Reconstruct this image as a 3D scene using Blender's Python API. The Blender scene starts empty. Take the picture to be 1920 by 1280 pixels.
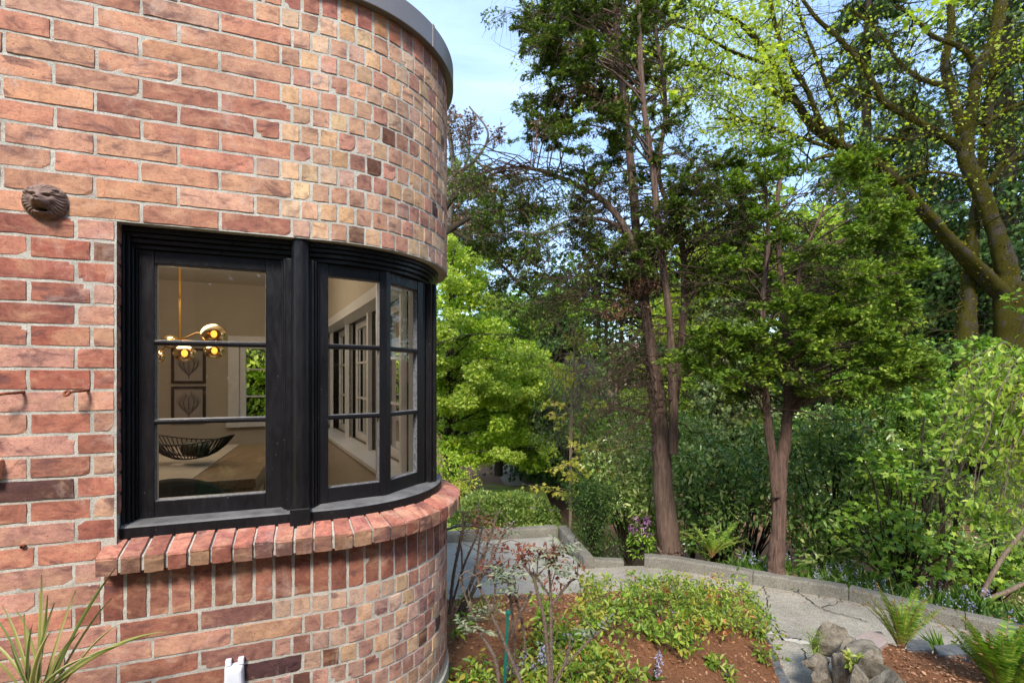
import bpy, math, random
import numpy as np
from mathutils import Vector
R_ = random.Random(7); NR = np.random.default_rng(7)
sc = bpy.context.scene
COL = sc.collection
# ------------------------------------------------------------ camera, world, sun
F = 922.0; HOR = 709.8
cam = bpy.data.objects.new('camera', bpy.data.cameras.new('camera')); COL.objects.link(cam)
cam.data.sensor_width = 36.0; cam.data.lens = 36.0 * F / 1920
cam.data.shift_y = (HOR - 640) / 1920
cam.data.clip_start = .05; cam.data.clip_end = 3000
cam.location = (0, 0, 0); cam.rotation_euler = (math.pi / 2, 0, 0)
sc.camera = cam
SUN_EL, SUN_AZ = math.radians(46), math.radians(186)     # azimuth clockwise from +Y
w = bpy.data.worlds.new('World'); sc.world = w; w.use_nodes = True
nt = w.node_tree; nt.nodes.clear()
def nn(t, ty, **k):
    n = t.nodes.new(ty)
    for a, v in k.items(): setattr(n, a, v)
    return n
out = nn(nt, 'ShaderNodeOutputWorld'); bg = nn(nt, 'ShaderNodeBackground')
sky = nn(nt, 'ShaderNodeTexSky', sky_type='NISHITA', sun_disc=False, sun_elevation=SUN_EL, sun_rotation=SUN_AZ)
sky.air_density = 1.0; sky.dust_density = .4; sky.ozone_density = 2.5
tc = nn(nt, 'ShaderNodeTexCoord'); mp = nn(nt, 'ShaderNodeMapping'); mp.inputs['Scale'].default_value = (1.1, 1.1, 4.0)
mp.inputs['Location'].default_value = (.3, .1, .4)
nz = nn(nt, 'ShaderNodeTexNoise'); nz.inputs['Scale'].default_value = 1.6; nz.inputs['Detail'].default_value = 9; nz.inputs['Roughness'].default_value = .58; nz.inputs['Distortion'].default_value = .5
cr = nn(nt, 'ShaderNodeValToRGB'); cr.color_ramp.elements[0].position = .40; cr.color_ramp.elements[1].position = .66
cr.color_ramp.elements[0].color = (.12,) * 3 + (1,); cr.color_ramp.elements[1].color = (.62,) * 3 + (1,)
mx = nn(nt, 'ShaderNodeMixRGB'); mx.inputs[2].default_value = (2.6, 3.4, 4.5, 1)
for a, b in ((tc.outputs['Generated'], mp.inputs[0]), (mp.outputs[0], nz.inputs[0]), (nz.outputs[0], cr.inputs[0]), (cr.outputs[0], mx.inputs[0]), (sky.outputs[0], mx.inputs[1]), (mx.outputs[0], bg.inputs[0]), (bg.outputs[0], out.inputs[0])):
    nt.links.new(a, b)
bg.inputs[1].default_value = .15
sl = bpy.data.lights.new('sun', 'SUN'); sl.energy = 2.0; sl.angle = math.radians(12); sl.color = (1, .95, .87)
so = bpy.data.objects.new('sun', sl); COL.objects.link(so)
sd = Vector((math.sin(SUN_AZ) * math.cos(SUN_EL), math.cos(SUN_AZ) * math.cos(SUN_EL), math.sin(SUN_EL)))
so.rotation_euler = sd.to_track_quat('Z', 'Y').to_euler(); so.location = (5, -5, 12)
sc.view_settings.view_transform = 'Standard'; sc.view_settings.look = 'None'; sc.view_settings.exposure = 1.48; sc.view_settings.gamma = 1
sc.cycles.max_bounces = 8; sc.cycles.transparent_max_bounces = 16; sc.cycles.diffuse_bounces = 4

# ------------------------------------------------------------ helpers
def P(px, py, Y):
    "point at image position px,py of the 1920 photo, Y metres ahead of the camera"
    return np.array([(px - 960) / F * Y, Y, (HOR - py) / F * Y])
def C8(r, g, b):
    f = lambda v: ((v / 255 + .055) / 1.055) ** 2.4 if v > 10 else v / 255 / 12.92
    return (f(r), f(g), f(b))
def tag(o, label=None, cat=None, group=None, kind=None):
    for k, v in (('label', label), ('category', cat), ('group', group), ('kind', kind)):
        if v: o[k] = v
    return o
def empty(name, loc, label, cat, group=None):
    o = bpy.data.objects.new(name, None); COL.objects.link(o); o.location = [float(v) for v in loc]
    o.empty_display_size = .1
    return tag(o, label, cat, group)
def link(name, me, mats, parent=None):
    o = bpy.data.objects.new(name, me); COL.objects.link(o)
    for m in (mats if isinstance(mats, (list, tuple)) else [mats]): me.materials.append(m)
    if parent is not None:
        o.parent = parent
        lp = parent; off = Vector((0, 0, 0))
        while lp: off += lp.location; lp = lp.parent
        o.location = -off
    return o
def npmesh(name, V, polys, attrs=None, smooth=False, midx=None):
    "polys: list of (m,k) int arrays"
    me = bpy.data.meshes.new(name)
    V = np.asarray(V, np.float32); me.vertices.add(len(V)); me.vertices.foreach_set('co', V.ravel())
    tot = sum(p.size for p in polys); npol = sum(len(p) for p in polys)
    me.loops.add(tot); me.polygons.add(npol)
    me.loops.foreach_set('vertex_index', np.concatenate([p.ravel() for p in polys]).astype(np.int32))
    lt = np.concatenate([np.full(len(p), p.shape[1]) for p in polys]); ls = np.concatenate([[0], np.cumsum(lt)[:-1]])
    me.polygons.foreach_set('loop_start', ls.astype(np.int32)); me.polygons.foreach_set('loop_total', lt.astype(np.int32))
    if midx is not None: me.polygons.foreach_set('material_index', np.asarray(midx, np.int32))
    me.polygons.foreach_set('use_smooth', np.full(npol, smooth))
    me.update(calc_edges=True)
    for k, (ty, arr) in (attrs or {}).items():
        a = me.attributes.new(k, ty, 'POINT')
        a.data.foreach_set('color' if ty == 'FLOAT_COLOR' else 'value', np.asarray(arr, np.float32).ravel())
    return me
class MB:
    "collects polygons for ONE mesh object"
    def __init__(s): s.v = []; s.f = []; s.m = []; s.c = []
    def add(s, vs, fs, m=0, col=None):
        b = len(s.v); s.v += [tuple(float(q) for q in v) for v in vs]; s.f += [tuple(b + i for i in f) for f in fs]; s.m += [m] * len(fs)
        s.c += [col or (1, 1, 1)] * len(vs)
        return s
    def box8(s, p, m=0, col=None): return s.add(p, [(0, 3, 2, 1), (4, 5, 6, 7), (0, 1, 5, 4), (1, 2, 6, 5), (2, 3, 7, 6), (3, 0, 4, 7)], m, col)
    def box(s, x0, x1, y0, y1, z0, z1, m=0):
        return s.box8([(x0, y0, z0), (x1, y0, z0), (x1, y1, z0), (x0, y1, z0), (x0, y0, z1), (x1, y0, z1), (x1, y1, z1), (x0, y1, z1)], m)
    def build(s, name, mats, parent=None, smooth=False, bevel=0, color=False):
        me = bpy.data.meshes.new(name); me.from_pydata(s.v, [], s.f); me.update()
        me.polygons.foreach_set('material_index', s.m)
        if smooth: me.polygons.foreach_set('use_smooth', [True] * len(s.f))
        if color:
            a = me.attributes.new('col', 'FLOAT_COLOR', 'POINT'); a.data.foreach_set('color', np.array([c + (1,) for c in s.c], np.float32).ravel())
        o = link(name, me, mats, parent)
        if bevel:
            b = o.modifiers.new('bevel', 'BEVEL'); b.width = bevel; b.segments = 2; b.limit_method = 'ANGLE'
        return o
def smooth_path(pts, n=5):
    pts = [np.asarray(p, float) for p in pts]
    if len(pts) < 3: return np.array([pts[0] + (pts[-1] - pts[0]) * t for t in np.linspace(0, 1, n + 1)])
    Q = [2 * pts[0] - pts[1]] + pts + [2 * pts[-1] - pts[-2]]; o = []
    for i in range(1, len(Q) - 2):
        a, b, c, d = Q[i - 1:i + 3]
        for k in range(n):
            t = k / n; o.append(.5 * ((2 * b) + (c - a) * t + (2 * a - 5 * b + 4 * c - d) * t * t + (3 * b - a - 3 * c + d) * t ** 3))
    o.append(pts[-1]); return np.array(o)
def tubes_mesh(name, L, sides=6, rough=0.0):
    "L: list of (pts (n,3), radii (n,))"
    VV = []; FF = []; CC = []; b = 0
    for item in L:
        pts, rad = np.asarray(item[0], float), np.asarray(item[1], float); n = len(pts)
        ns = item[2] if len(item) > 2 else sides
        T = np.gradient(pts, axis=0); T /= np.linalg.norm(T, axis=1)[:, None] + 1e-9
        up = np.array([0.31, .9, .2]) if abs(T[0][2]) > .7 else np.array([.1, .05, 1.])
        X = np.cross(T, up); X /= np.linalg.norm(X, axis=1)[:, None] + 1e-9; Yv = np.cross(T, X)
        an = np.arange(ns) / ns * 2 * math.pi
        rr = np.broadcast_to(rad[:, None], (n, ns)).copy()
        if rough: rr = rr * (1 + rough * (NR.random((n, ns)) - .5) + rough * .8 * np.sin(an * 3 + NR.random() * 6)[None])
        V = pts[:, None] + X[:, None] * (np.cos(an) * rr)[..., None] + Yv[:, None] * (np.sin(an) * rr)[..., None]
        VV.append(V.reshape(-1, 3)); i = np.arange(n - 1)[:, None] * ns; j = np.arange(ns)[None]; k = (j + 1) % ns
        FF.append(np.stack([b + i + j, b + i + k, b + i + ns + k, b + i + ns + j], -1).reshape(-1, 4)); b += n * ns
    return npmesh(name, np.concatenate(VV), [np.concatenate(FF)], smooth=True)
def tubes(name, L, mat, parent=None, sides=6, rough=0): return link(name, tubes_mesh(name, L, sides, rough), mat, parent)
TM = {
 'oval': (np.array([(0, 0, 0), (-.2, .32, .06), (-.17, .72, .03), (0, 1, -.1), (.17, .72, .03), (.2, .32, .06)]), [np.array([(0, 1, 2, 3), (0, 3, 4, 5)])]),
 'diam': (np.array([(0, 0, 0), (-.27, .5, .05), (0, 1, -.03), (.27, .5, .05)]), [np.array([(0, 1, 2, 3)])]),
 'maple': (np.array([(0, 0, 0), (-.14, .1, 0), (-.45, .05, -.08), (-.3, .32, .02), (-.62, .55, -.1), (-.2, .6, .02), (0, 1.05, -.1), (.2, .6, .02), (.62, .55, -.1), (.3, .32, .02), (.45, .05, -.08), (.14, .1, 0)]), [np.array([tuple(range(12))])]),
 'spray': (np.array([(0, 0, 0), (-.07, .12, 0), (-.34, .26, .03), (-.1, .32, 0), (-.36, .52, -.03), (-.07, .54, 0), (-.22, .8, -.02), (-.03, .76, 0), (0, 1, 0), (.05, .72, 0), (.24, .7, .02), (.07, .5, 0), (.34, .44, .03), (.1, .28, 0), (.3, .18, -.03), (.05, .08, 0)]), [np.array([tuple(range(16))])]),
 'pinna': (np.array([(0, -.02, 0), (-.15, .3, .02), (0, 1, -.05), (.15, .3, .02)]), [np.array([(0, 1, 2, 3)])]),
 'needle': (np.array([(-.02, 0, 0), (.02, 0, 0), (.006, 1, 0), (-.006, 1, 0)]), [np.array([(0, 1, 2, 3)])]),
 'blade': (np.array([(-.04, 0, 0), (.04, 0, 0), (.045, .5, .08), (0, 1, -.05), (-.045, .5, .08)]), [np.array([(0, 1, 2, 3, 4)])]),
}
def unit(a): return a / (np.linalg.norm(a, axis=-1, keepdims=True) + 1e-9)
def leaves_mesh(name, pos, dirv, nrm, size, tm):
    tv, tp = TM[tm]; n = len(pos); y = unit(dirv); z = nrm - (nrm * y).sum(1, keepdims=True) * y; z = unit(z); x = np.cross(y, z)
    s = np.asarray(size)[:, None, None]
    V = pos[:, None] + s * (tv[None, :, 0:1] * x[:, None] + tv[None, :, 1:2] * y[:, None] + tv[None, :, 2:3] * z[:, None])
    k = len(tv); polys = []
    for p in tp: polys.append((p[None] + (np.arange(n) * k)[:, None, None]).reshape(-1, p.shape[1]))
    r = np.repeat(NR.random(n), k)
    return npmesh(name, V.reshape(-1, 3), polys, {'rnd': ('FLOAT', r)})
def leaves(name, pos, dirv, nrm, size, tm, mat, parent=None): return link(name, leaves_mesh(name, pos, dirv, nrm, size, tm), mat, parent)

# ------------------------------------------------------------ materials
def mat_new(name):
    m = bpy.data.materials.new(name); m.use_nodes = True; m.node_tree.nodes.clear(); return m, m.node_tree
def noise_node(t, scale, detail=6, rough=.6, dist=0, coord=None, sc3=None):
    n = nn(t, 'ShaderNodeTexNoise'); n.inputs['Scale'].default_value = scale; n.inputs['Detail'].default_value = detail; n.inputs['Roughness'].default_value = rough; n.inputs['Distortion'].default_value = dist
    if coord is not None:
        if sc3:
            mp = nn(t, 'ShaderNodeMapping'); mp.inputs['Scale'].default_value = sc3; t.links.new(coord, mp.inputs[0]); coord = mp.outputs[0]
        t.links.new(coord, n.inputs['Vector'])
    return n
def ramp(t, src, stops):
    r = nn(t, 'ShaderNodeValToRGB'); e = r.color_ramp.elements
    while len(e) < len(stops): e.new(.5)
    for el, (p, c) in zip(e, stops): el.position = p; el.color = (tuple(c) if hasattr(c, '__len__') else (c,) * 3) + (1,)
    t.links.new(src, r.inputs[0]); return r
def mixc(t, a, b, f, mode='MIX'):
    m = nn(t, 'ShaderNodeMixRGB', blend_type=mode)
    for k, v in ((0, f), (1, a), (2, b)):
        s = m.inputs[k]
        if hasattr(v, 'is_linked'): t.links.new(v, s)
        elif isinstance(v, (int, float)): s.default_value = v if k == 0 else (v, v, v, 1)
        else: s.default_value = tuple(v) + (1,)
    return m.outputs[0]
def finish(t, color, rough=.8, bump=None, bstr=.3, bdist=.01, spec=.5, metal=0):
    b = nn(t, 'ShaderNodeBsdfPrincipled'); o = nn(t, 'ShaderNodeOutputMaterial')
    if hasattr(color, 'is_linked'): t.links.new(color, b.inputs['Base Color'])
    else: b.inputs['Base Color'].default_value = tuple(color) + (1,)
    if hasattr(rough, 'is_linked'): t.links.new(rough, b.inputs['Roughness'])
    else: b.inputs['Roughness'].default_value = rough
    b.inputs['Metallic'].default_value = metal; b.inputs['Specular IOR Level'].default_value = spec
    if bump is not None:
        bp = nn(t, 'ShaderNodeBump'); bp.inputs['Strength'].default_value = bstr; bp.inputs['Distance'].default_value = bdist
        t.links.new(bump, bp.inputs['Height']); t.links.new(bp.outputs[0], b.inputs['Normal'])
    t.links.new(b.outputs[0], o.inputs[0]); return b
def simple(name, c1, c2=None, scale=20, rough=.7, bstr=.2, bdist=.003, spec=.5, metal=0, sc3=None, detail=6):
    m, t = mat_new(name); g = nn(t, 'ShaderNodeTexCoord').outputs['Object']
    n = noise_node(t, scale, detail, .6, 0, g, sc3); r = ramp(t, n.outputs[0], [(.3, c1), (.7, c2 or c1)])
    finish(t, r.outputs[0], rough, n.outputs[0], bstr, bdist, spec, metal); return m
def leafmat(name, c1, c2, c3=None, trans=.35, rough=.45, spec=.4, tint=(1.2, 1.3, .5)):
    m, t = mat_new(name); a = nn(t, 'ShaderNodeAttribute', attribute_name='rnd').outputs['Fac']
    g = nn(t, 'ShaderNodeTexCoord').outputs['Object']; n = noise_node(t, 2.5, 3, .5, 0, g)
    s = [(0, c1), (.6, c2), (1, c3 or c2)]; ad = nn(t, 'ShaderNodeMath', operation='MULTIPLY_ADD'); t.links.new(n.outputs[0], ad.inputs[0]); ad.inputs[1].default_value = .9
    t.links.new(a, ad.inputs[2]); sb = nn(t, 'ShaderNodeMath', operation='SUBTRACT'); t.links.new(ad.outputs[0], sb.inputs[0]); sb.inputs[1].default_value = .45
    r = ramp(t, sb.outputs[0], [(p_, (c_[0] * 1.14, c_[1], c_[2] * .85)) for p_, c_ in s])
    b = nn(t, 'ShaderNodeBsdfPrincipled'); t.links.new(r.outputs[0], b.inputs['Base Color']); b.inputs['Roughness'].default_value = rough; b.inputs['Specular IOR Level'].default_value = spec
    tr = nn(t, 'ShaderNodeBsdfTranslucent'); tcx = mixc(t, r.outputs[0], tint, 1.0, 'MULTIPLY'); t.links.new(tcx, tr.inputs[0])
    mxs = nn(t, 'ShaderNodeMixShader'); mxs.inputs[0].default_value = trans; t.links.new(b.outputs[0], mxs.inputs[1]); t.links.new(tr.outputs[0], mxs.inputs[2])
    o = nn(t, 'ShaderNodeOutputMaterial'); t.links.new(mxs.outputs[0], o.inputs[0]); return m
def barkmat(name, c1, c2, moss=None, mossamt=.5):
    m, t = mat_new(name); g = nn(t, 'ShaderNodeTexCoord').outputs['Object']
    n = noise_node(t, 42, 8, .75, .5, g, (1, 1, .09)); n2 = noise_node(t, 3.5, 6, .7, .4, g)
    c = ramp(t, n.outputs[0], [(.3, c1), (.7, c2)]).outputs[0]; bump = n.outputs[0]
    if moss:
        nf = noise_node(t, 55, 7, .8, 0, g)
        mk = ramp(t, n2.outputs[0], [(.62 - mossamt * .4, 0), (.72 - mossamt * .4, 1)]); mc = ramp(t, nf.outputs[0], [(.36, tuple(v * .22 for v in moss)), (.62, moss)])
        c = mixc(t, c, mc.outputs[0], mk.outputs[0])
    finish(t, c, .95, mixc(t, bump, nf.outputs[0], .6) if moss else bump, 1.0, .03, .1); return m
M = {}
# brick
def brickmat():
    m, t = mat_new('brick'); g = nn(t, 'ShaderNodeTexCoord').outputs['Object']
    a = nn(t, 'ShaderNodeAttribute', attribute_name='col').outputs['Color']
    n1 = noise_node(t, 22, 8, .65, .6, g); n2 = noise_node(t, 9, 5, .6, .8, g, (1, 1, 2.2)); n3 = noise_node(t, 150, 5, .75, 0, g); n4 = noise_node(t, 420, 3, .6, 0, g)
    c = mixc(t, a, ramp(t, n1.outputs[0], [(.3, (.52, .46, .48)), (.5, (1, 1, 1)), (.7, (1.3, 1.28, 1.2))]).outputs[0], .9, 'MULTIPLY')
    c = mixc(t, c, C8(222, 176, 136), ramp(t, n2.outputs[0], [(.52, 0), (.68, .38)]).outputs[0])            # buff firing marks
    c = mixc(t, c, C8(96, 66, 66), ramp(t, n2.outputs[0], [(.33, .7), (.43, 0)]).outputs[0])              # fired grey patches
    pit = ramp(t, n3.outputs[0], [(.34, 1), (.42, 0)]); msk = ramp(t, n1.outputs[0], [(.40, .15), (.56, .9)])
    pm = nn(t, 'ShaderNodeMath', operation='MULTIPLY'); t.links.new(pit.outputs[0], pm.inputs[0]); t.links.new(msk.outputs[0], pm.inputs[1])
    c = mixc(t, c, C8(84, 54, 48), pm.outputs[0])
    n5 = noise_node(t, 70, 5, .7, .6, g, (1, 1, 2.6)); c = mixc(t, c, ramp(t, n5.outputs[0], [(.3, (.68, .64, .64)), (.5, (1, 1, 1)), (.72, (1.16, 1.16, 1.14))]).outputs[0], .8, 'MULTIPLY')
    c = mixc(t, c, ramp(t, n4.outputs[0], [(.3, .88), (.7, 1.1)]).outputs[0], 1, 'MULTIPLY')
    n6 = noise_node(t, 1.6, 6, .65, .4, g); c = mixc(t, c, ramp(t, n6.outputs[0], [(.32, (.80, .78, .77)), (.55, (1, 1, 1)), (.7, (1.08, 1.07, 1.05))]).outputs[0], .9, 'MULTIPLY')
    n7 = noise_node(t, 5, 7, .75, 1.2, g); c = mixc(t, c, C8(214, 190, 176), ramp(t, n7.outputs[0], [(.55, 0), (.72, .42)]).outputs[0])     # chalky bloom
    h = mixc(t, n3.outputs[0], n1.outputs[0], .35)
    finish(t, c, .82, h, .55, .004, .25); return m
M['brick'] = brickmat()
def mortarmat():
    m, t = mat_new('mortar'); g = nn(t, 'ShaderNodeTexCoord').outputs['Object']
    n = noise_node(t, 260, 4, .7, 0, g); n2 = noise_node(t, 12, 5, .6, .3, g)
    c = ramp(t, n.outputs[0], [(.3, C8(146, 140, 130)), (.5, C8(196, 190, 178)), (.75, C8(218, 213, 202))]).outputs[0]
    c = mixc(t, c, ramp(t, n2.outputs[0], [(.3, (.62, .6, .56)), (.6, (1.05, 1.04, 1.02))]).outputs[0], .8, 'MULTIPLY')
    finish(t, c, .95, n.outputs[0], .8, .004, .15); return m
M['mortar'] = mortarmat()
def blackpaint():
    m, t = mat_new('black_paint'); g = nn(t, 'ShaderNodeTexCoord').outputs['Object']
    n = noise_node(t, 60, 5, .6, .4, g, (1, 1, .25)); n2 = noise_node(t, 160, 3, .5, 0, g); n3 = noise_node(t, 5, 4, .6, 0, g)
    c = ramp(t, n3.outputs[0], [(.3, (.006, .0052, .0062)), (.75, (.013, .0115, .013))]).outputs[0]
    c = mixc(t, c, C8(150, 145, 140), ramp(t, n2.outputs[0], [(.735, 0), (.76, .8)]).outputs[0])
    finish(t, c, ramp(t, n.outputs[0], [(.3, .26), (.7, .5)]).outputs[0], n.outputs[0], .35, .003, .3); return m
M['black'] = blackpaint()
M['blacksill'] = simple('weathered_black_sill', (.08, .076, .074), (.19, .18, .17), 14, .6, .2, .002, .5)
M['white'] = simple('white_paint', C8(225, 222, 218), C8(238, 236, 232), 20, .4, .05)
M['wallin'] = simple('interior_paint', C8(196, 184, 164), C8(202, 190, 170), 3, .9, .02)
M['ceil'] = simple('ceiling_paint', C8(220, 212, 198), C8(226, 218, 204), 3, .9, .02)
M['floorin'] = simple('interior_floor', C8(110, 72, 44), C8(140, 96, 60), 8, .5, .1, sc3=(1, 8, 1))
M['metal'] = simple('coping_metal', C8(120, 114, 112), C8(130, 124, 122), 4, .42, .05, .001, .5, .3)
def glass(name='window_glass', ior=1.6):
    m, t = mat_new(name); g = nn(t, 'ShaderNodeTexCoord').outputs['Object']; n = noise_node(t, 3.5, 2, .4, 0, g)
    bp = nn(t, 'ShaderNodeBump'); bp.inputs['Strength'].default_value = .05; bp.inputs['Distance'].default_value = .02; t.links.new(n.outputs[0], bp.inputs['Height'])
    fr = nn(t, 'ShaderNodeFresnel'); fr.inputs[0].default_value = ior; t.links.new(bp.outputs[0], fr.inputs['Normal'])
    gl = nn(t, 'ShaderNodeBsdfGlossy'); gl.inputs['Roughness'].default_value = 0.0; t.links.new(bp.outputs[0], gl.inputs['Normal'])
    tr = nn(t, 'ShaderNodeBsdfTransparent'); tr.inputs[0].default_value = (.93, .94, .92, 1); mx = nn(t, 'ShaderNodeMixShader'); o = nn(t, 'ShaderNodeOutputMaterial')
    t.links.new(fr.outputs[0], mx.inputs[0]); t.links.new(tr.outputs[0], mx.inputs[1]); t.links.new(gl.outputs[0], mx.inputs[2]); t.links.new(mx.outputs[0], o.inputs[0]); return m
M['glass'] = glass(); M['glass2'] = glass('thin_window_glass', 1.2)

# ------------------------------------------------------------ the house: coordinates along its rounded wall
u = .067; AL = .3568; D0 = 28.35; ST = -.19; RC = 8.40
dv = np.array([math.cos(AL), math.sin(AL)]); nv = np.array([-math.sin(AL), math.cos(AL)])
TURN = math.pi / 2 + .14
QE = ST + RC * TURN
def Wn(s, h, off=0.0):
    "wall point: s along the face, h height, off into the house (all in brick courses)"
    base = nv * D0
    if s <= ST: p = base + dv * s; n = nv
    elif s <= QE:
        th = (s - ST) / RC; p = base + dv * (ST + RC * math.sin(th)) + nv * RC * (1 - math.cos(th)); n = np.array([-math.sin(AL + th), math.cos(AL + th)])
    else:
        th = TURN; p = base + dv * (ST + RC * math.sin(th)) + nv * RC * (1 - math.cos(th)); n = np.array([-math.sin(AL + th), math.cos(AL + th)])
        p = p + (dv * math.cos(th) + nv * math.sin(th)) * (s - QE)
    p = p + n * off
    return np.array([p[0] * u, p[1] * u, h * u])
def Rm(a, b, z):   # room coordinates in metres: a along the front wall, b into the house
    p = dv * a + nv * b; return np.array([p[0], p[1], z])
def srange(s0, s1, st=.7):
    out = [s0]
    lo, hi = max(s0, ST), min(s1, QE)
    if s0 < ST < s1: out.append(ST)
    if hi > lo:
        k = max(2, int((hi - lo) / st)); out += list(np.linspace(lo, hi, k + 1))[(1 if lo == s0 or lo == ST else 0):]
    if s1 > out[-1] + 1e-6: out.append(s1)
    return out
def sweep(mb, prof, s0, s1, m=0, st=.5, caps=True, col=None):
    S = srange(s0, s1, st); k = len(prof); vs = []
    for s in S: vs += [Wn(s, h, o) for o, h in prof]
    fs = []
    for i in range(len(S) - 1):
        for j in range(k): fs.append((i * k + j, i * k + (j + 1) % k, (i + 1) * k + (j + 1) % k, (i + 1) * k + j))
    if caps: fs += [tuple(range(k))[::-1], tuple((len(S) - 1) * k + j for j in range(k))]
    mb.add(vs, fs, m, col)
def cbox(mb, s0, s1, o0, o1, h0, h1, m=0, st=.5): sweep(mb, [(o0, h0), (o1, h0), (o1, h1), (o0, h1)], s0, s1, m, st)

house = empty('brick_house', Wn(0, -20, 0), 'red brick house with a rounded corner and black framed window', 'house')
# ---- bricks
PAL_U = [(206, 132, 100), (200, 120, 92), (212, 142, 108), (196, 112, 88), (204, 134, 106), (194, 116, 90), (210, 136, 98), (186, 104, 84), (200, 138, 114)]
PAL_H = [(226, 180, 132), (220, 172, 138), (214, 152, 118), (206, 138, 108), (216, 156, 120), (198, 126, 104), (220, 166, 124), (212, 156, 126), (200, 126, 106), (218, 160, 112), (206, 150, 132), (210, 146, 118)]
PAL_L = [(186, 106, 80), (178, 98, 78), (192, 122, 94), (190, 122, 104), (172, 104, 92), (160, 78, 62), (196, 128, 100), (204, 142, 108), (154, 92, 84), (178, 100, 78), (198, 140, 122)]
PAL_LH = [(198, 146, 130), (186, 120, 102), (206, 156, 130), (204, 160, 140), (176, 108, 90), (214, 166, 124), (196, 140, 120), (190, 134, 124), (168, 112, 106), (208, 152, 116), (196, 134, 116)]
PAL_S = [(158, 84, 66), (168, 94, 72), (150, 76, 60), (174, 100, 80), (142, 72, 60)]
def pick(pal, dark=.0):
    c = R_.choice(pal); j = R_.uniform(.9, 1.1); g = sum(c) / 3; c = [g + (v - g) * .70 for v in c]
    if R_.random() < dark: c = R_.choice([(92, 62, 58), (110, 74, 60), (84, 58, 60)])
    return tuple(k_ * v for k_, v in zip((.96, .95, .86), C8(*[min(250, v * j) for v in c])))
BV = MB()
def brick(fn, a0, a1, b0, b1, col, chip=.019, dep=.0, cs=None):
    "fn(a,b,off): a along, b up; raised slab with worn irregular edges; 2-D jittered grid"
    la, lb = a1 - a0, b1 - b0; nx = max(3, int(la / .33)); ny = max(3, int(lb / .3)); e = .022
    A = [a0] + list(np.linspace(a0 + e, a1 - e, nx + 1)) + [a1]; B = [b0] + list(np.linspace(b0 + e, b1 - e, ny + 1)) + [b1]
    off0 = dep + R_.uniform(-.02, .02); tx = R_.uniform(-.012, .012); ty = R_.uniform(-.012, .012); vs = []; ni, nj = len(A), len(B)
    ea = [R_.gauss(0, chip * .6) for _ in range(4)]; cc = {}
    if R_.random() < (.5 if la > 1.2 else .22):
        q = R_.choice([(0, 0), (0, 1), (1, 0), (1, 1)]); cc[q] = R_.uniform(.05, .14)
    for i, a in enumerate(A):
        for j, b in enumerate(B):
            ed = i in (0, ni - 1) or j in (0, nj - 1); r2 = i in (1, ni - 2) or j in (1, nj - 2)
            o = off0 + (.11 if ed else 0) + tx * (i / ni - .5) + ty * (j / nj - .5)
            aa, bb = a, b
            if ed or r2:
                aa += R_.gauss(0, chip * .55); bb += R_.gauss(0, chip * .55)
                if not ed: o += abs(R_.gauss(0, .008))
            bb += ea[0] * (i / ni - .5)
            for (ci, cj), cr in cc.items():
                dx = (a - (a1 if ci else a0)); dy = (b - (b1 if cj else b0)); dd = math.hypot(dx, dy)
                if dd < cr * 1.6: o += (cr * 1.6 - dd) * .5
            vs.append(fn(aa, bb, o))
    fs = [(i * nj + j, (i + 1) * nj + j, (i + 1) * nj + j + 1, i * nj + j + 1) for i in range(ni - 1) for j in range(nj - 1)]
    BV.add(vs, fs, 0, col)
W = lambda a, b, o: Wn(a, b, o)
JT = .058
def brick_row(joints, h0, h1, palL, palH, dark=0):
    for a, b in zip(joints[:-1], joints[1:]):
        ln = b - a
        if ln < .2: continue
        pal = palL if ln > 1.15 else palH
        jj = JT * R_.uniform(.85, 1.2)
        c = pick(pal, dark if ln < 1.15 else dark * .4)
        if ln > 2.8 and R_.random() < .12:   # half-fired brick: dark middle
            pass
        brick(W, a + jj, b - jj, h0 + JT, h1 - JT, c)
L0 = 7.46
SEND = QE + 46
def headers(s, e, pitch=.945):
    o = []
    while s < e: o.append(s); s += pitch * R_.uniform(.985, 1.015)
    return o + [min(s, e)]
def longs(end, lo=-19, ln=3.33):
    o = [end]
    while o[-1] > lo: o.append(o[-1] - ln * R_.uniform(.99, 1.01))
    return o[::-1]
for k in range(12):                       # above the window
    h = L0 + k
    if k % 2 == 0: J = longs(-1.82) + headers(-1.82, SEND)[1:]
    else: J = longs(-3.57) + headers(-2.36, SEND)
    brick_row(J, h, h + 1, PAL_U, PAL_H, .012)
sj = [-19 + i * .93 for i in range(int((SEND + 19) / .93))]
for a, b in zip(sj[:-1], sj[1:]): brick(W, a + .07, b - .07, 19.46 + JT, 21.2, pick([(196, 112, 88), (176, 92, 80), (206, 132, 84), (168, 100, 88), (198, 108, 76)]))
for k in range(1, 20):                     # left of the window
    h = L0 - k; end = -9.45 if h > -7.6 else -9.98
    J = [-19, -17.6, -14.3, -10.96, end] if k % 2 == 1 else [-19, -16, -12.67, -10.36, end]
    if h < -7.6: J = ([-19, -16, -12.4, end] if k % 2 == 0 else [-19, -14.5, -11.05, end])
    brick_row(J, h, h + 1, [(196, 112, 88), (186, 100, 78), (204, 132, 108), (176, 86, 66), (198, 128, 112), (168, 84, 68)], [(200, 130, 104), (206, 146, 116), (184, 98, 76), (190, 132, 118)], .06)
    if h > -7.4: brick(lambda a, b, o: Wn(-9.45 + .0 - o * 1.0 + .02, b, a), .06, .95, h + JT, h + 1 - JT, pick([(184, 108, 92), (196, 132, 108), (168, 86, 76)]))
J = list(np.arange(-10.0, SEND, .915))     # soldiers below the sill
for a, b in zip(J[:-1], J[1:]): brick(W, a + .06, b - .06, -11.45, -8.95, pick(PAL_S))
k = 0; h = -11.54
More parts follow.
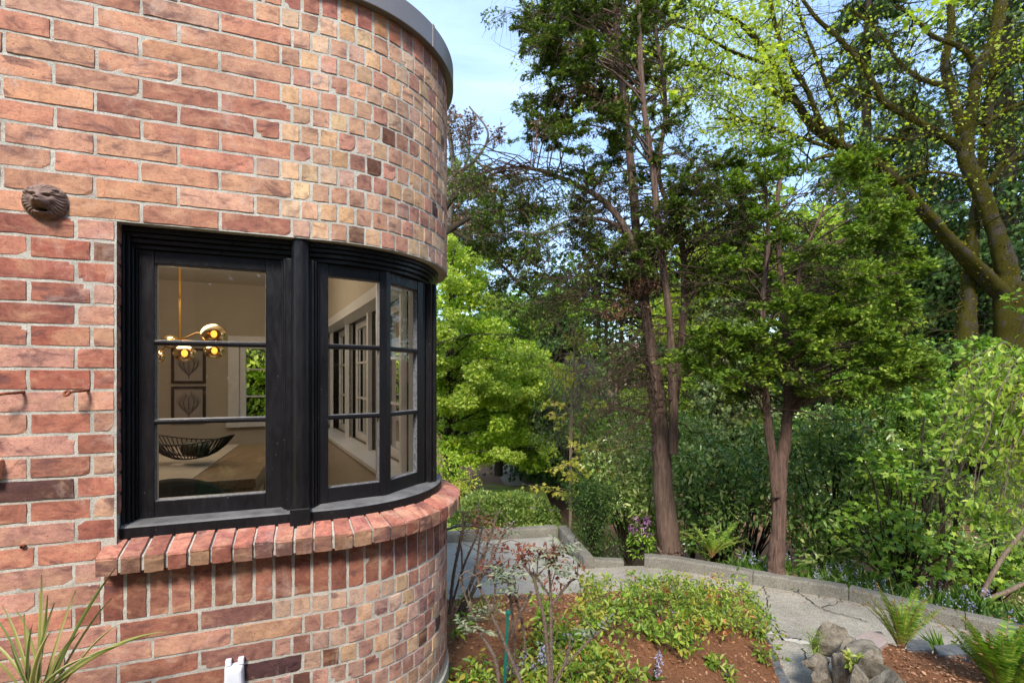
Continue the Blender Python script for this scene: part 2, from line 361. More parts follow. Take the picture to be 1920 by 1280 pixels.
while h > -21.5:                           # below
    if k % 2 == 0: J = longs(-2.69) + headers(-1.82, SEND, .93)
    else: J = longs(-1.28) + headers(-1.28, SEND, .93)[1:]
    if h - 1 < -20.2: break
    brick_row(J, h - 1, h, PAL_L, PAL_LH, {3: .14, 4: .2, 5: .1}.get(k, .01)); h -= 1; k += 1
for j in range(2):   # left lower corner continues deeper
    pass
wm = MB()
def mort(s0, s1, h0, h1, off=.04):
    S = []
    lo = s0
    while lo < min(s1, QE + .01): S.append(lo); lo += .35
    S.append(s1); H = np.arange(h0, h1 + .001, .25); H = list(H) + ([h1] if H[-1] < h1 - .01 else [])
    vs = [Wn(s, hh, off + R_.gauss(0, .006)) for s in S for hh in H]; nH = len(H)
    wm.add(vs, [(i * nH + j, (i + 1) * nH + j, (i + 1) * nH + j + 1, i * nH + j + 1) for i in range(len(S) - 1) for j in range(nH - 1)], 1)
mort(-19, SEND, L0, 21.2); mort(-19, -9.42, -21, L0); mort(-9.42, SEND, -21, -8.6)
for i in range(15):
    wm.add([Wn(-9.5, L0 - i, .05), Wn(-9.5, L0 - i, 1.2), Wn(-9.5, L0 - i - 1.02, 1.2), Wn(-9.5, L0 - i - 1.02, .05)], [(0, 1, 2, 3)], 1)
sweep(wm, [(.05, L0 + .06), (3.9, L0 + .06), (3.9, L0 + .02), (.05, L0 + .02)], -9.5, SEND, 1)
nb = len(BV.v); BV.v += wm.v; BV.f += [tuple(nb + i for i in f) for f in wm.f]; BV.m += wm.m; BV.c += wm.c
wall = BV.build('wall', [M['brick'], M['mortar']], house, color=True)
# ---- projecting brick sill
SB = MB(); smo = MB(); J = list(np.arange(-9.98, SEND, .925)); sv = BV; BV = SB
for a, b in zip(J[:-1], J[1:]):
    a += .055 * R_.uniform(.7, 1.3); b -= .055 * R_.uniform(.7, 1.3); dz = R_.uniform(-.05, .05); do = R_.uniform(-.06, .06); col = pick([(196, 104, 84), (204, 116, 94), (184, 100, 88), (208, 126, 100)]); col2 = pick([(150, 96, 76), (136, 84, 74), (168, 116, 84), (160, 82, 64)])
    o0, o1 = -.92 + do, .85
    top = lambda p, q, o, dz=dz, o0=o0: Wn(p, -8.2 + dz + (q - o0) * .36 - o, q)
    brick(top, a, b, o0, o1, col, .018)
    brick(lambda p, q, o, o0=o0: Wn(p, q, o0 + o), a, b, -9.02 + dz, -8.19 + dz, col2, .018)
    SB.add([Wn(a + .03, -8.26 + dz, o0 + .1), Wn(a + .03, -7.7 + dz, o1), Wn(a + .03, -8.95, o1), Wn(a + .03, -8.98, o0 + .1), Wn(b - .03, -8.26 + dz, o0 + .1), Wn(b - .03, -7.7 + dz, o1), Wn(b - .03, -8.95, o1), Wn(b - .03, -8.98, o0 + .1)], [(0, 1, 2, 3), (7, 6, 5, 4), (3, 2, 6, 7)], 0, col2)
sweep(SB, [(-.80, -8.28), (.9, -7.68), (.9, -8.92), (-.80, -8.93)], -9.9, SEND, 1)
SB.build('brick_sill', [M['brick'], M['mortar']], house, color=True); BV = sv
# ---- foundation, coping, ledge
m_ = MB(); sweep(m_, [(-.12, -26), (3, -26), (3, -20.12), (-.12, -20.12)], -19, SEND, 0)
M['concrete'] = simple('foundation_concrete', C8(150, 144, 132), C8(176, 170, 158), 40, .9, .5, .004, .2)
m_.build('foundation', M['concrete'], house)
m_ = MB(); sweep(m_, [(-.45, 20.72), (2.5, 20.72), (4, 21.9), (-.45, 22.12)], -19, SEND, 0, .3); m_.build('coping', M['metal'], house, bevel=.003)
for q in (-9, -1.2, 6.4): m_ = MB(); cbox(m_, q, q + .22, -.49, -.1, 20.70, 22.13); m_.build('coping_joint', M['metal'], house, bevel=.001)
m_ = MB(); m_.box8([Wn(*q) for q in ((-16, -4.5, -.5), (-13.65, -4.5, -.5), (-13.55, -4.5, .05), (-16, -4.5, .05), (-16, -3.65, -.5), (-13.6, -3.6, -.5), (-13.5, -3.55, .05), (-16, -3.6, .05))], 0, C8(186, 130, 96)); m_.build('brick_ledge', M['brick'], house, bevel=.004, color=True)

# ---- window joinery
win = bpy.data.objects.new('bay_window', None); COL.objects.link(win); win.parent = house; win.location = (0, 0, 0)
WE = 15.05 + 36
m_ = MB()
for (o, h0, h1) in ((.62, 7.2, L0 + .02), (.78, 6.98, 7.2), (.98, 6.74, 6.98), (1.2, 6.5, 6.74)): cbox(m_, -9.42, WE, o, 2.5, h0, h1, 0, .35)
for (o, a, b) in ((.62, -9.44, -9.30), (.8, -9.30, -9.14), (1.0, -9.14, -9.04), (1.25, -9.04, -8.96)): cbox(m_, a, b, o, 2.5, -7.1, 6.5 if a > -9.2 else 7.1, 0)
for (o, a, b) in ((1.2, -2.42, -2.3), (.95, -2.3, -2.15), (.75, -2.15, -1.8), (.75, -1.0, -.75), (.95, -.75, -.62), (1.15, -.62, -.5)): cbox(m_, a, b, o, 2.5, -7.1, 6.5, 0)
cbox(m_, 8.75, 9.15, 1.25, 2.5, -7.1, 6.5); cbox(m_, 9.15, 9.5, .85, 2.5, -7.1, 6.5); cbox(m_, 9.5, 10.1, .66, 2.5, -7.1, 6.52)
m_.build('casing', M['black'], win, bevel=.0035)
m_ = MB(); an = np.linspace(0, 2 * math.pi, 25)[:-1]; c0 = Wn(-1.42, 0, .62)[:2]; rr = .47 * u
for hh in (-7.95, 7.44): pass
vs = [(c0[0] + rr * math.cos(t), c0[1] + rr * math.sin(t), hh * u) for hh in (-7.0, 7.44) for t in an]; k = len(an)
m_.add(vs, [(i, (i + 1) % k, k + (i + 1) % k, k + i) for i in range(k)]); o = m_.build('round_post', M['black'], win, smooth=True)
m_ = MB(); cbox(m_, -1.93, -.92, .1, 1.2, -7.92, -6.9); m_.build('post_base', M['black'], win, bevel=.004)
m_ = MB(); sweep(m_, [(.42, -7.72), (.42, -7.2), (.55, -7.12), (2.4, -6.95), (2.4, -7.72)], -9.43, WE, 0, .35); m_.build('wood_sill', M['blacksill'], win, bevel=.003)
m_ = MB(); sweep(m_, [(.405, -7.75), (.405, -7.22), (.44, -7.22), (.44, -7.75)], -9.44, WE, 0, .35); m_.build('sill_nosing', M['black'], win)
def facet(A, B):
    A = np.array(A[:2]); B = np.array(B[:2]); L = np.linalg.norm(B - A); ex = (B - A) / L; ey = np.array([-ex[1], ex[0]])
    def q(x, y, z): p = A + ex * x + ey * y; return (p[0], p[1], z)
    return q, L
def fb(mb, q, x0, x1, y0, y1, z0, z1, m=0): mb.box8([q(x0, y0, z0), q(x1, y0, z0), q(x1, y1, z0), q(x0, y1, z0), q(x0, y0, z1), q(x1, y0, z1), q(x1, y1, z1), q(x0, y1, z1)], m)
def sash(A, B, h0, h1, xs, parent, g=(-6.2, -2.2, 1.85, 5.85), mats=('black', 'white'), th=.36, gm='glass'):
    "casement: black outside, white inside; xs = clear glass span in courses from A"
    q, L = facet(A, B); T = th * u; mb = MB(); x0, x1 = xs[0] * u, xs[1] * u
    s_ = bpy.data.objects.new('casement', None); COL.objects.link(s_); s_.parent = parent; lp = parent; s_.location = (0, 0, 0)
    for m, (y0, y1) in enumerate(((0, T), (T + .0008, 2.1 * T))):
        fb(mb, q, 0, x0, y0, y1, h0 * u, h1 * u, m); fb(mb, q, x1, L, y0, y1, h0 * u, h1 * u, m)
        fb(mb, q, x0, x1, y0 + .0012, y1 - .0012, h0 * u, g[0] * u, m); fb(mb, q, x0, x1, y0 + .0012, y1 - .0012, g[-1] * u, h1 * u, m)
    mb.build('frame', [M[mats[0]], M[mats[1]]], s_, bevel=.0022)
    mb = MB(); w_ = .115 * u
    for hh in g[1:-1]:
        mb = MB()
        fb(mb, q, x0 - .001, x1 + .001, .003, T, hh * u - w_, hh * u + w_, 0); fb(mb, q, x0 - .001, x1 + .001, T + .0008, 1.8 * T, hh * u - w_, hh * u + w_, 1)
        fb(mb, q, x0 - .001, x1 + .001, 0, .003, hh * u - w_ * .5, hh * u + w_ * .6, 0)
        mb.build('muntin', [M[mats[0]], M[mats[1]]], s_, bevel=.001)
    for i in range(len(g) - 1):
        mb = MB(); mb.add([q(x0, T * .98, g[i] * u), q(x1, T * .98, g[i] * u), q(x1, T * .98, g[i + 1] * u), q(x0, T * .98, g[i + 1] * u)], [(0, 1, 2, 3)]); mb.build('pane', M[gm], s_)
    mb = MB()                                     # putty fillets; sky highlight on the glazing edge put into their grey
    for i in range(len(g) - 1):
        z0, z1 = (g[i] + (.115 if i else 0)) * u, (g[i + 1] - (.115 if i < len(g) - 2 else 0)) * u; pw = .0026
        mb.add([q(x0, .004, z0), q(x1, .004, z0), q(x1 - pw, T * .96, z0 + pw), q(x0 + pw, T * .96, z0 + pw)], [(0, 1, 2, 3)])
        mb.add([q(x0, .004, z1), q(x1, .004, z1), q(x1 - pw, T * .96, z1 - pw), q(x0 + pw, T * .96, z1 - pw)], [(0, 1, 2, 3)])
        mb.add([q(x0, .004, z0), q(x0 + pw, T * .96, z0 + pw), q(x0 + pw, T * .96, z1 - pw), q(x0, .004, z1)], [(0, 1, 2, 3)])
        mb.add([q(x1, .004, z0), q(x1 - pw, T * .96, z0 + pw), q(x1 - pw, T * .96, z1 - pw), q(x1, .004, z1)], [(0, 1, 2, 3)])
    mb.build('putty', simple_putty, s_)
simple_putty = simple('putty', (.03, .03, .032), (.22, .22, .23), 120, .5, .4, .002)
A, B = Wn(-8.97, 0, 1.35), Wn(-2.38, 0, 1.35); sash(A, B, -7.02, 6.52, (.68, 5.75), win)
A, B = Wn(-.55, 0, 1.28), Wn(4.08, 0, 1.28)
L = np.linalg.norm(B - A) / u; sash(A, B, -7.0, 6.52, (.55, L - .42), win)
A, B = Wn(4.085, 0, 1.28), Wn(8.85, 0, 1.28); L = np.linalg.norm(B - A) / u; sash(A, B, -7.0, 6.52, (.42, L - .75), win)
A, B = Wn(10.12, 0, 1.28), Wn(14.3, 0, 1.28); L = np.linalg.norm(B - A) / u; sash(A, B, -7.0, 6.52, (.4, L - .4), win, th=.22, gm='glass2')
m_ = MB(); cbox(m_, 14.35, 15.0, .8, 2.5, -7.1, 6.5); m_.build('post', M['black'], win)
for i in range(3):
    a = 15.05 + i * 12; A, B = Wn(a, 0, 1.3), Wn(a + 11.3, 0, 1.3); sash(A, B, -7.0, 6.52, (.4, 10.9), win, th=.22, gm='glass2')
    m_ = MB(); cbox(m_, a + 11.33, a + 11.97, .8, 2.5, -7.1, 6.5); m_.build('post', M['black'], win)
m_ = MB()                                         # white inner linings
sweep(m_, [(2.2, -6.94), (4.6, -6.94), (4.6, -7.3), (2.52, -7.3), (2.52, -6.99)], -9.6, WE, 0, .5)
sweep(m_, [(2.52, 6.45), (4.25, 6.45), (4.25, 7.4), (4.1, 7.4), (2.52, 7.4)], -9.6, WE, 0, .5)
for a, b in ((-9.5, -9.0), (-2.35, -.55), (9.1, 10.0), (14.35, 15.0)): cbox(m_, a, b, 2.52, 3.0, -6.93, 6.44)
for i in range(3): cbox(m_, 15.05 + 11.33 + i * 12, 15.05 + 11.97 + i * 12, 2.1, 2.9, -6.93, 6.44)
m_.build('inner_lining', M['white'], win, bevel=.002)
# ---- room shell
DB = D0 * u; BW = 5.2; AR = (ST + RC) * u - 4.0 * u; AL_ = -2.7; CZ = .88; FZ = -1.25
def ab(px, py, b):
    t = (px - 960) / F; a = (t * b * math.cos(AL) + b * math.sin(AL)) / (math.cos(AL) - t * math.sin(AL)); Yy = a * math.sin(AL) + b * math.cos(AL); return a, (HOR - py) / F * Yy, Yy
def slab(mb, off, z0, z1):
    S = srange(-44, QE + (BW - DB) / u - RC - .5, .5); k = len(S) + 1
    V = []
    for z in (z0, z1): V += [Wn(q, z / u, off) for q in S] + [Rm(AL_ - .25, BW + .2, z)]
    mb.add(V, [tuple(range(k))[::-1], tuple(range(k, 2 * k))] + [(i, (i + 1) % k, k + (i + 1) % k, k + i) for i in range(k)])
m_ = MB(); SE = QE + (BW - DB) / u - RC - 1.5
sweep(m_, [(4.0, 7.42), (4.0, CZ / u), (4.15, CZ / u), (4.15, 7.42)], -45, SE, 0, .4)
sweep(m_, [(4.0, FZ / u), (4.0, -7.25), (4.15, -7.25), (4.15, FZ / u)], -45, SE, 0, .4)
cbox(m_, -45, -9.55, 4.0, 4.15, -7.25, 7.35); (cbox(m_, 51.1, SE, 4.0, 4.15, -7.25, 7.35) if SE > 51.3 else None)
wa0, wz1, _ = ab(449, 650, BW); wa1, _, _ = ab(648, 700, BW); _, wz0, _ = ab(470, 789, BW); wz1 += .02
def rbox(mb, a0, a1, b0, b1, z0, z1, m=0): mb.box8([Rm(a0, b0, z0), Rm(a1, b0, z0), Rm(a1, b1, z0), Rm(a0, b1, z0), Rm(a0, b0, z1), Rm(a1, b0, z1), Rm(a1, b1, z1), Rm(a0, b1, z1)], m)
AE = float(np.dot(np.array(Wn(SE, 0, 4.1)[:2]), dv))
for a0, a1, z0, z1 in ((AL_, wa0, FZ, CZ), (wa1, AE, FZ, CZ), (wa0, wa1, FZ, wz0), (wa0, wa1, wz1, CZ)): rbox(m_, a0, a1, BW, BW + .25, z0, z1)
rbox(m_, AL_ - .2, AL_, DB, BW + .25, FZ, CZ); m_.build('interior_wall', M['wallin'], house)
m_ = MB(); slab(m_, 3.95, CZ + .001, CZ + .1); m_.build('ceiling', M['ceil'], house)
m_ = MB(); slab(m_, 3.95, FZ - .1, FZ - .001); m_.build('interior_floor', M['floorin'], house)
m_ = MB(); slab(m_, 1.0, 21.3 * u, 21.5 * u); m_.build('roof', M['metal'], house)
bwn = bpy.data.objects.new('rear_window', None); COL.objects.link(bwn); bwn.parent = house
m_ = MB(); fw = .05
rbox(m_, wa0 - .09, wa0, BW - .03, BW + .1, wz0 - .06, wz1 + .08); rbox(m_, wa1, wa1 + .09, BW - .03, BW + .1, wz0 - .06, wz1 + .08); rbox(m_, wa0, wa1, BW - .03, BW + .1, wz1, wz1 + .08); rbox(m_, wa0 - .1, wa1 + .1, BW - .07, BW + .1, wz0 - .05, wz0)
n = 3
for i in range(n):
    a0 = wa0 + (wa1 - wa0) * i / n; a1 = wa0 + (wa1 - wa0) * (i + 1) / n
    rbox(m_, a0, a0 + fw, BW + .02, BW + .06, wz0, wz1); rbox(m_, a1 - fw, a1, BW + .02, BW + .06, wz0, wz1)
    rbox(m_, a0 + fw, a1 - fw, BW + .02, BW + .06, wz0, wz0 + .035); rbox(m_, a0 + fw, a1 - fw, BW + .02, BW + .06, wz1 - .035, wz1)
    for z in (ab(470, 743, BW)[1], ab(470, 692, BW)[1]): rbox(m_, a0 + fw, a1 - fw, BW + .03, BW + .05, z - .008, z + .008)
m_.build('window_frame', M['white'], bwn, bevel=.003)
for i in range(n):
    a0 = wa0 + (wa1 - wa0) * i / n + fw; a1 = wa0 + (wa1 - wa0) * (i + 1) / n - fw
    m_ = MB(); m_.add([Rm(a0, BW + .04, wz0), Rm(a1, BW + .04, wz0), Rm(a1, BW + .04, wz1), Rm(a0, BW + .04, wz1)], [(0, 1, 2, 3)]); m_.build('pane', M['glass2'], bwn)
# wing of the house behind the viewer, mirrored in the left casement
def plainbrick():
    m, t = mat_new('plain_brick'); g = nn(t, 'ShaderNodeTexCoord').outputs['Object']; mp = nn(t, 'ShaderNodeMapping'); mp.inputs['Rotation'].default_value = (math.pi / 2, 0, 0); t.links.new(g, mp.inputs[0])
    b = nn(t, 'ShaderNodeTexBrick'); b.inputs['Scale'].default_value = 1; b.inputs['Brick Width'].default_value = .222; b.inputs['Row Height'].default_value = .067; b.inputs['Mortar Size'].default_value = .006
    b.inputs['Color1'].default_value = C8(200, 118, 88) + (1,); b.inputs['Color2'].default_value = C8(170, 92, 72) + (1,); b.inputs['Mortar'].default_value = C8(196, 188, 172) + (1,); t.links.new(mp.outputs[0], b.inputs[0])
    finish(t, b.outputs[0], .9); return m
M['pbrick'] = plainbrick()
m_ = MB(); m_.box(-3.6, -.72, -1.35, -1.1, -2.2, 1.35); m_.build('side_wing', M['pbrick'], house)

# ------------------------------------------------------------ things on the wall
def lion():
    o = empty('lion_head_ornament', Wn(-12.05, 8.0, 0), 'small brown terracotta lion head mask fixed to the brick wall', 'wall ornament')
    n = 110; vs = []; idx = {}; sx, sy = .82, .78
    ga = lambda x, y, cx, cy, rx, ry: math.exp(-(((x - cx) / rx) ** 2 + ((y - cy) / ry) ** 2))
    for i in range(n + 1):
        for j in range(n + 1):
            x = -1.15 + 2.3 * i / n; y = -1.15 + 2.3 * j / n; r = math.hypot(x, y); th = math.atan2(y, x); X = abs(x)
            z = .6 * max(0, 1 - r ** 2.6) ** .6
            if r > .58: z += .04 * math.sin(th * 30 + 2.5 * math.sin(r * 9)) * min(1, (r - .58) * 5) * (1 if r < 1 else 0)
            z0_ = z
            z += .34 * ga(x, y, 0, -.08, .27, .34) + .20 * ga(X, y, .17, -.24, .16, .14)       # muzzle
            z += .12 * ga(x, y, 0, .02, .13, .10) - .10 * ga(X, y, .07, -.06, .035, .03)        # nose
            z += .12 * ga(X, y, .30, .36, .2, .09) - .16 * ga(X, y, .27, .2, .13, .07) + .10 * ga(X, y, .28, .19, .07, .045)
            z += .10 * ga(X, y, .50, .02, .16, .18) + .06 * ga(x, y, 0, .55, .1, .3)
            z -= .55 * ga(x, y, 0, -.53, .22, .10); z += .16 * ga(x, y, 0, -.74, .34, .08)
            z += .34 * ga(X, y, .66, .52, .20, .20) - .36 * ga(X, y, .68, .52, .10, .12)
            for q in range(3): z -= .03 * math.exp(-((y + .16 + q * .07 + .3 * (X - .2) ** 2) / .014) ** 2) * (1 if .1 < X < .36 else 0)
            z = z0_ + (z - z0_) * 1.35
            if r > 1.06: z = -.1
            vs.append(Wn(-12.05 + x * sx, 8.0 + y * sy, -.02 - z * .82))
    fs = [(i * (n + 1) + j, (i + 1) * (n + 1) + j, (i + 1) * (n + 1) + j + 1, i * (n + 1) + j + 1) for i in range(n) for j in range(n) if math.hypot(-1.15 + 2.3 * (i + .5) / n, -1.15 + 2.3 * (j + .5) / n) < 1.07]
    m_ = MB(); m_.add(vs, fs); m_.build('mask', simple('terracotta', C8(96, 76, 66), C8(146, 122, 110), 45, .85, .5, .003, .25), o, smooth=True)
lion()
M['rust'] = simple('rusty_iron', C8(70, 36, 22), C8(160, 84, 44), 160, .85, .8, .004)
for (s0, s1, h, lab) in ((-13.45, -12.85, -.62, 'rusty iron eye hook in the wall, the one farther from the window'), (-10.95, -10.5, -.55, 'rusty iron eye hook in the wall, the one nearer the window')):
    o = empty('wall_hook', Wn(s1, h, 0), lab, 'hook', 'rusty hooks in the brick wall')
    p = [Wn(s1, h + .03, .1), Wn(s1 - .06, h, -.3), Wn((s0 + s1) / 2, h - .02, -.62), Wn(s0, h - .08, -.7)]
    tubes('shank', [(smooth_path(p, 4), np.full(13, .0042) * (1 + .2 * NR.random(13)))], M['rust'], o)
    c = Wn(s0 - .05, h - .1, -.72); an = np.linspace(0, 2 * math.pi, 14); tubes('eye', [([c + np.array([math.cos(t) * .008, .004 * math.sin(t), math.sin(t) * .007]) for t in an], np.full(14, .0035))], M['rust'], o)
tag(tubes('wall_bolt', [([Wn(-12.85, -7.5, .1), Wn(-12.85, -7.5, -.10), Wn(-12.85, -7.5, -.14)], [.0065, .0065, .0035], 10)], M['rust']), 'small rusty bolt head in the mortar low on the wall', 'bolt')
o = empty('socket_cover', Wn(-4.47, -15.4, 0), 'white plastic weatherproof outlet cover on the brick wall', 'outlet cover')
M['plastic'] = simple('white_plastic', C8(222, 224, 228), C8(226, 228, 232), 10, .35, .02)
m_ = MB(); m_.box8([Wn(*q) for q in ((-4.93, -16.6, -.55), (-4.02, -16.6, -.55), (-3.98, -16.6, 0), (-4.97, -16.6, 0), (-4.84, -14.55, -.5), (-4.11, -14.55, -.5), (-4.02, -14.35, 0), (-4.93, -14.35, 0))]); m_.build('lid', M['plastic'], o, bevel=.008)
m_ = MB()
for a in (-4.86, -4.3): cbox(m_, a, a + .27, -.3, -.02, -14.42, -14.12)
m_.build('hinge', M['plastic'], o, bevel=.002)

# ------------------------------------------------------------ inside the room
def wood(name, a, b): return simple(name, a, b, 6, .45, .15, .002, sc3=(14, 1, 14))
M['oak'] = wood('oak', C8(116, 92, 66), C8(160, 132, 100)); M['gold'] = simple('brass', C8(190, 140, 50), C8(210, 160, 70), 10, .3, .02, metal=.8)
t_ = empty('dining_table', Rm(-.9, 3.2, FZ), 'oak dining table with square legs inside the room', 'table')
ta0, tz, _ = ab(300, 900, 2.75); ta1 = ab(478, 905, 2.62)[0]; TZ = -.48; b0, b1 = 2.66, 4.05
m_ = MB(); rbox(m_, ta1 - 1.0, ta1, b0, b1, TZ - .045, TZ); m_.build('tabletop', M['oak'], t_, bevel=.004)
m_ = MB(); rbox(m_, ta1 - .93, ta1 - .07, b0 + .04, b0 + .07, TZ - .15, TZ - .046); rbox(m_, ta1 - .07, ta1 - .04, b0 + .1, b1 - .1, TZ - .15, TZ - .046); m_.build('apron', M['oak'], t_)
for (a, b) in ((ta1 - .11, b0 + .01), (ta1 - .98, b0 + .01), (ta1 - .11, b1 - .12), (ta1 - .98, b1 - .12)):
    m_ = MB(); rbox(m_, a, a + .1, b, b + .1, FZ, TZ - .047); m_.build('leg', M['oak'], t_, bevel=.004)
m_ = MB(); rbox(m_, ta1 - .72, ta1 - .28, b0 - .002, b1 + .002, TZ + .001, TZ + .005); tag(m_.build('table_runner', simple('linen', C8(180, 168, 148), C8(196, 184, 164), 60, .9, .2)), 'pale linen runner along the dining table', 'table runner')
o = empty('wire_bowl', Rm(ta1 - .45, 3.1, TZ), 'black wire fruit bowl on the dining table', 'bowl')
L = []; bc = np.array(Rm(ta1 - .40, 3.2, TZ + .006)); M['wire'] = simple('black_wire', (.01, .01, .01), (.02, .02, .02), 20, .5)
def bp(t, r): return bc + np.array([math.cos(t) * .24 * r ** .7, math.sin(t) * .13 * r ** .7, .03 + .11 * r ** 2 + .02 * math.cos(2 * t) * r]) if r > 0 else bc
for i in range(110):
    t = i / 54 * 2 * math.pi; L.append(([bp(t, r) for r in (.3, .5, .75, 1)], [.0032] * 4, 4))
for r in (.3, 1.0): L.append(([bp(t, r) for t in np.linspace(0, 2 * math.pi, 40)], [.004] * 40, 5))
tubes('wire_cage', L, M['wire'], o)
m_ = MB(); 
for k in range(5):
    c = bc + np.array([R_.uniform(-.1, .1), R_.uniform(-.05, .05), .085]); r = .04
    g = [(c[0] + r * math.sin(a) * math.cos(b), c[1] + r * math.sin(a) * math.sin(b), c[2] + r * math.cos(a)) for a in np.linspace(.01, math.pi - .01, 8) for b in np.linspace(0, 2 * math.pi, 13)[:-1]]
    m_.add(g, [(i * 12 + j, i * 12 + (j + 1) % 12, (i + 1) * 12 + (j + 1) % 12, (i + 1) * 12 + j) for i in range(7) for j in range(12)])
tag(m_.build('avocados', simple('dark_fruit', (.015, .025, .01), (.03, .05, .02), 40, .5, .3), None, True), 'dark green fruit lying in the black wire bowl', 'fruit', kind='stuff')
# chair
o = empty('dining_chair', P(345, 960, 2.15) * np.array([1, 1, 0]) + np.array([0, 0, FZ]), 'dark green upholstered chair with rounded back by the window', 'chair')
M['velvet'] = simple('green_velvet', C8(14, 34, 28), C8(24, 48, 38), 30, .8, .1)
ca, cz, _ = ab(345, 896, 2.45); cz = -.43; m_ = MB(); prof = []
N = 22
for i in range(N + 1):
    th = -1.25 + 2.5 * i / N; x = math.sin(th) * .17; y = .16 - math.cos(th) * .22
    top = cz + .035 - .07 * abs(th) ** 2; bot = FZ + .42
    rad = .022
    prof.append([Rm(ca + x, 2.36 + y + rad, bot), Rm(ca + x, 2.36 + y - rad, bot), Rm(ca + x * 1.04, 2.36 + y - rad, top - .02), Rm(ca + x * 1.03, 2.36 + y, top), Rm(ca + x, 2.36 + y + rad, top - .02)])
vs = [q for p in prof for q in p]; m_.add(vs, [(i * 5 + j, i * 5 + (j + 1) % 5, (i + 1) * 5 + (j + 1) % 5, (i + 1) * 5 + j) for i in range(N) for j in range(5)]); m_.build('backrest', M['velvet'], o, True)
m_ = MB(); rbox(m_, ca - .22, ca + .22, 2.3, 2.75, FZ + .4, FZ + .48); m_.build('seat', M['velvet'], o, bevel=.03)
for a, b in ((-.2, 2.32), (.17, 2.32), (-.2, 2.7), (.17, 2.7)): m_ = MB(); rbox(m_, ca + a, ca + a + .03, b, b + .03, FZ, FZ + .4); m_.build('leg', M['wire'], o)
# framed prints on the rear wall
M['frame'] = simple('dark_frame', C8(46, 30, 26), C8(60, 40, 34), 20, .4); M['paper'] = simple('print_paper', C8(176, 166, 156), C8(184, 174, 164), 5, .9)
for k, (y0, y1, lab) in enumerate(((652, 718, 'upper framed botanical print on the rear wall of the room'), (724, 792, 'lower framed botanical print on the rear wall of the room'))):
    a0, z1, _ = ab(321, y0, BW - .03); a1, z0, _ = ab(385, y1, BW - .03); o = empty('framed_print', Rm((a0 + a1) / 2, BW - .02, z0), lab, 'picture', 'framed prints in the room'); t = .02
    m_ = MB(); rbox(m_, a0, a1, BW - .035, BW - .003, z0, z0 + t); rbox(m_, a0, a1, BW - .035, BW - .003, z1 - t, z1); rbox(m_, a0, a0 + t, BW - .035, BW - .003, z0 + t, z1 - t); rbox(m_, a1 - t, a1, BW - .035, BW - .003, z0 + t, z1 - t); m_.build('frame', M['frame'], o)
    m_ = MB(); rbox(m_, a0 + t, a1 - t, BW - .015, BW - .004, z0 + t, z1 - t); m_.build('paper', M['paper'], o)
    L = []; ac = (a0 + a1) / 2
    for i in range(26):
        z = z0 + .05 + (z1 - z0 - .12) * (.2 + .8 * i / 26); ln = .085 * math.sin(i / 26 * 2.8 + .25) + .01; sg = 1 if i % 2 else -1
        L.append(([Rm(ac, BW - .018, z - .03), Rm(ac + sg * ln * .6, BW - .018, z), Rm(ac + sg * ln, BW - .018, z + .03)], [.0018, .0013, .0008], 3))
        for q in (.4, .7): L.append(([Rm(ac + sg * ln * q, BW - .018, z - .01), Rm(ac + sg * ln * (q + .1), BW - .018, z + .03)], [.0013, .0008], 3))
    L.append(([Rm(ac, BW - .018, z0 + .04), Rm(ac, BW - .018, z1 - .06)], [.003, .001], 3)); tubes('drawing', L, M['frame'], o)
# pendant with amber globes
pa, _, pY = ab(337, 600, 3.35); pb = 3.35
o = empty('pendant_light', Rm(pa, pb, CZ), 'brass pendant lamp with lit amber glass globes', 'pendant lamp')
m_ = MB(); an = np.linspace(0, 2 * math.pi, 25)[:-1]
c = Rm(pa, pb, CZ); m_.add([(c[0] + .07 * math.cos(t), c[1] + .07 * math.sin(t), z) for z in (CZ - .03, CZ) for t in an], [(i, (i + 1) % 24, 24 + (i + 1) % 24, 24 + i) for i in range(24)] + [tuple(range(24))]); m_.build('canopy', M['gold'], o)
zj = ab(337, 628, pb)[1]; tubes('rod', [([Rm(pa, pb, CZ - .02), Rm(pa, pb, zj - .05)], [.006, .006])], M['gold'], o)
m1, t1 = mat_new('amber_glass'); tr = nn(t1, 'ShaderNodeBsdfTransparent'); tr.inputs[0].default_value = (.86, .56, .22, 1); gl = nn(t1, 'ShaderNodeBsdfGlossy'); gl.inputs[0].default_value = (1, .8, .5, 1); gl.inputs['Roughness'].default_value = .03
fr = nn(t1, 'ShaderNodeFresnel'); fr.inputs[0].default_value = 1.8; mxx = nn(t1, 'ShaderNodeMixShader'); oo = nn(t1, 'ShaderNodeOutputMaterial')
for a, b in ((fr.outputs[0], mxx.inputs[0]), (tr.outputs[0], mxx.inputs[1]), (gl.outputs[0], mxx.inputs[2]), (mxx.outputs[0], oo.inputs[0])): t1.links.new(a, b)
m2, t2 = mat_new('lit_bulb'); em = nn(t2, 'ShaderNodeEmission'); em.inputs[0].default_value = (1, .6, .2, 1); em.inputs[1].default_value = 1.2; oo = nn(t2, 'ShaderNodeOutputMaterial'); t2.links.new(em.outputs[0], oo.inputs[0])
def ball(c, r, name, mat, par, sq=1.0):
    m_ = MB(); g = [(c[0] + r * math.sin(a) * math.cos(b), c[1] + r * math.sin(a) * math.sin(b), c[2] + r * sq * math.cos(a)) for a in np.linspace(.001, math.pi - .001, 15) for b in np.linspace(0, 2 * math.pi, 25)[:-1]]
    m_.add(g, [(i * 24 + j, i * 24 + (j + 1) % 24, (i + 1) * 24 + (j + 1) % 24, (i + 1) * 24 + j) for i in range(14) for j in range(24)]); return m_.build(name, mat, par, True)
arms = []
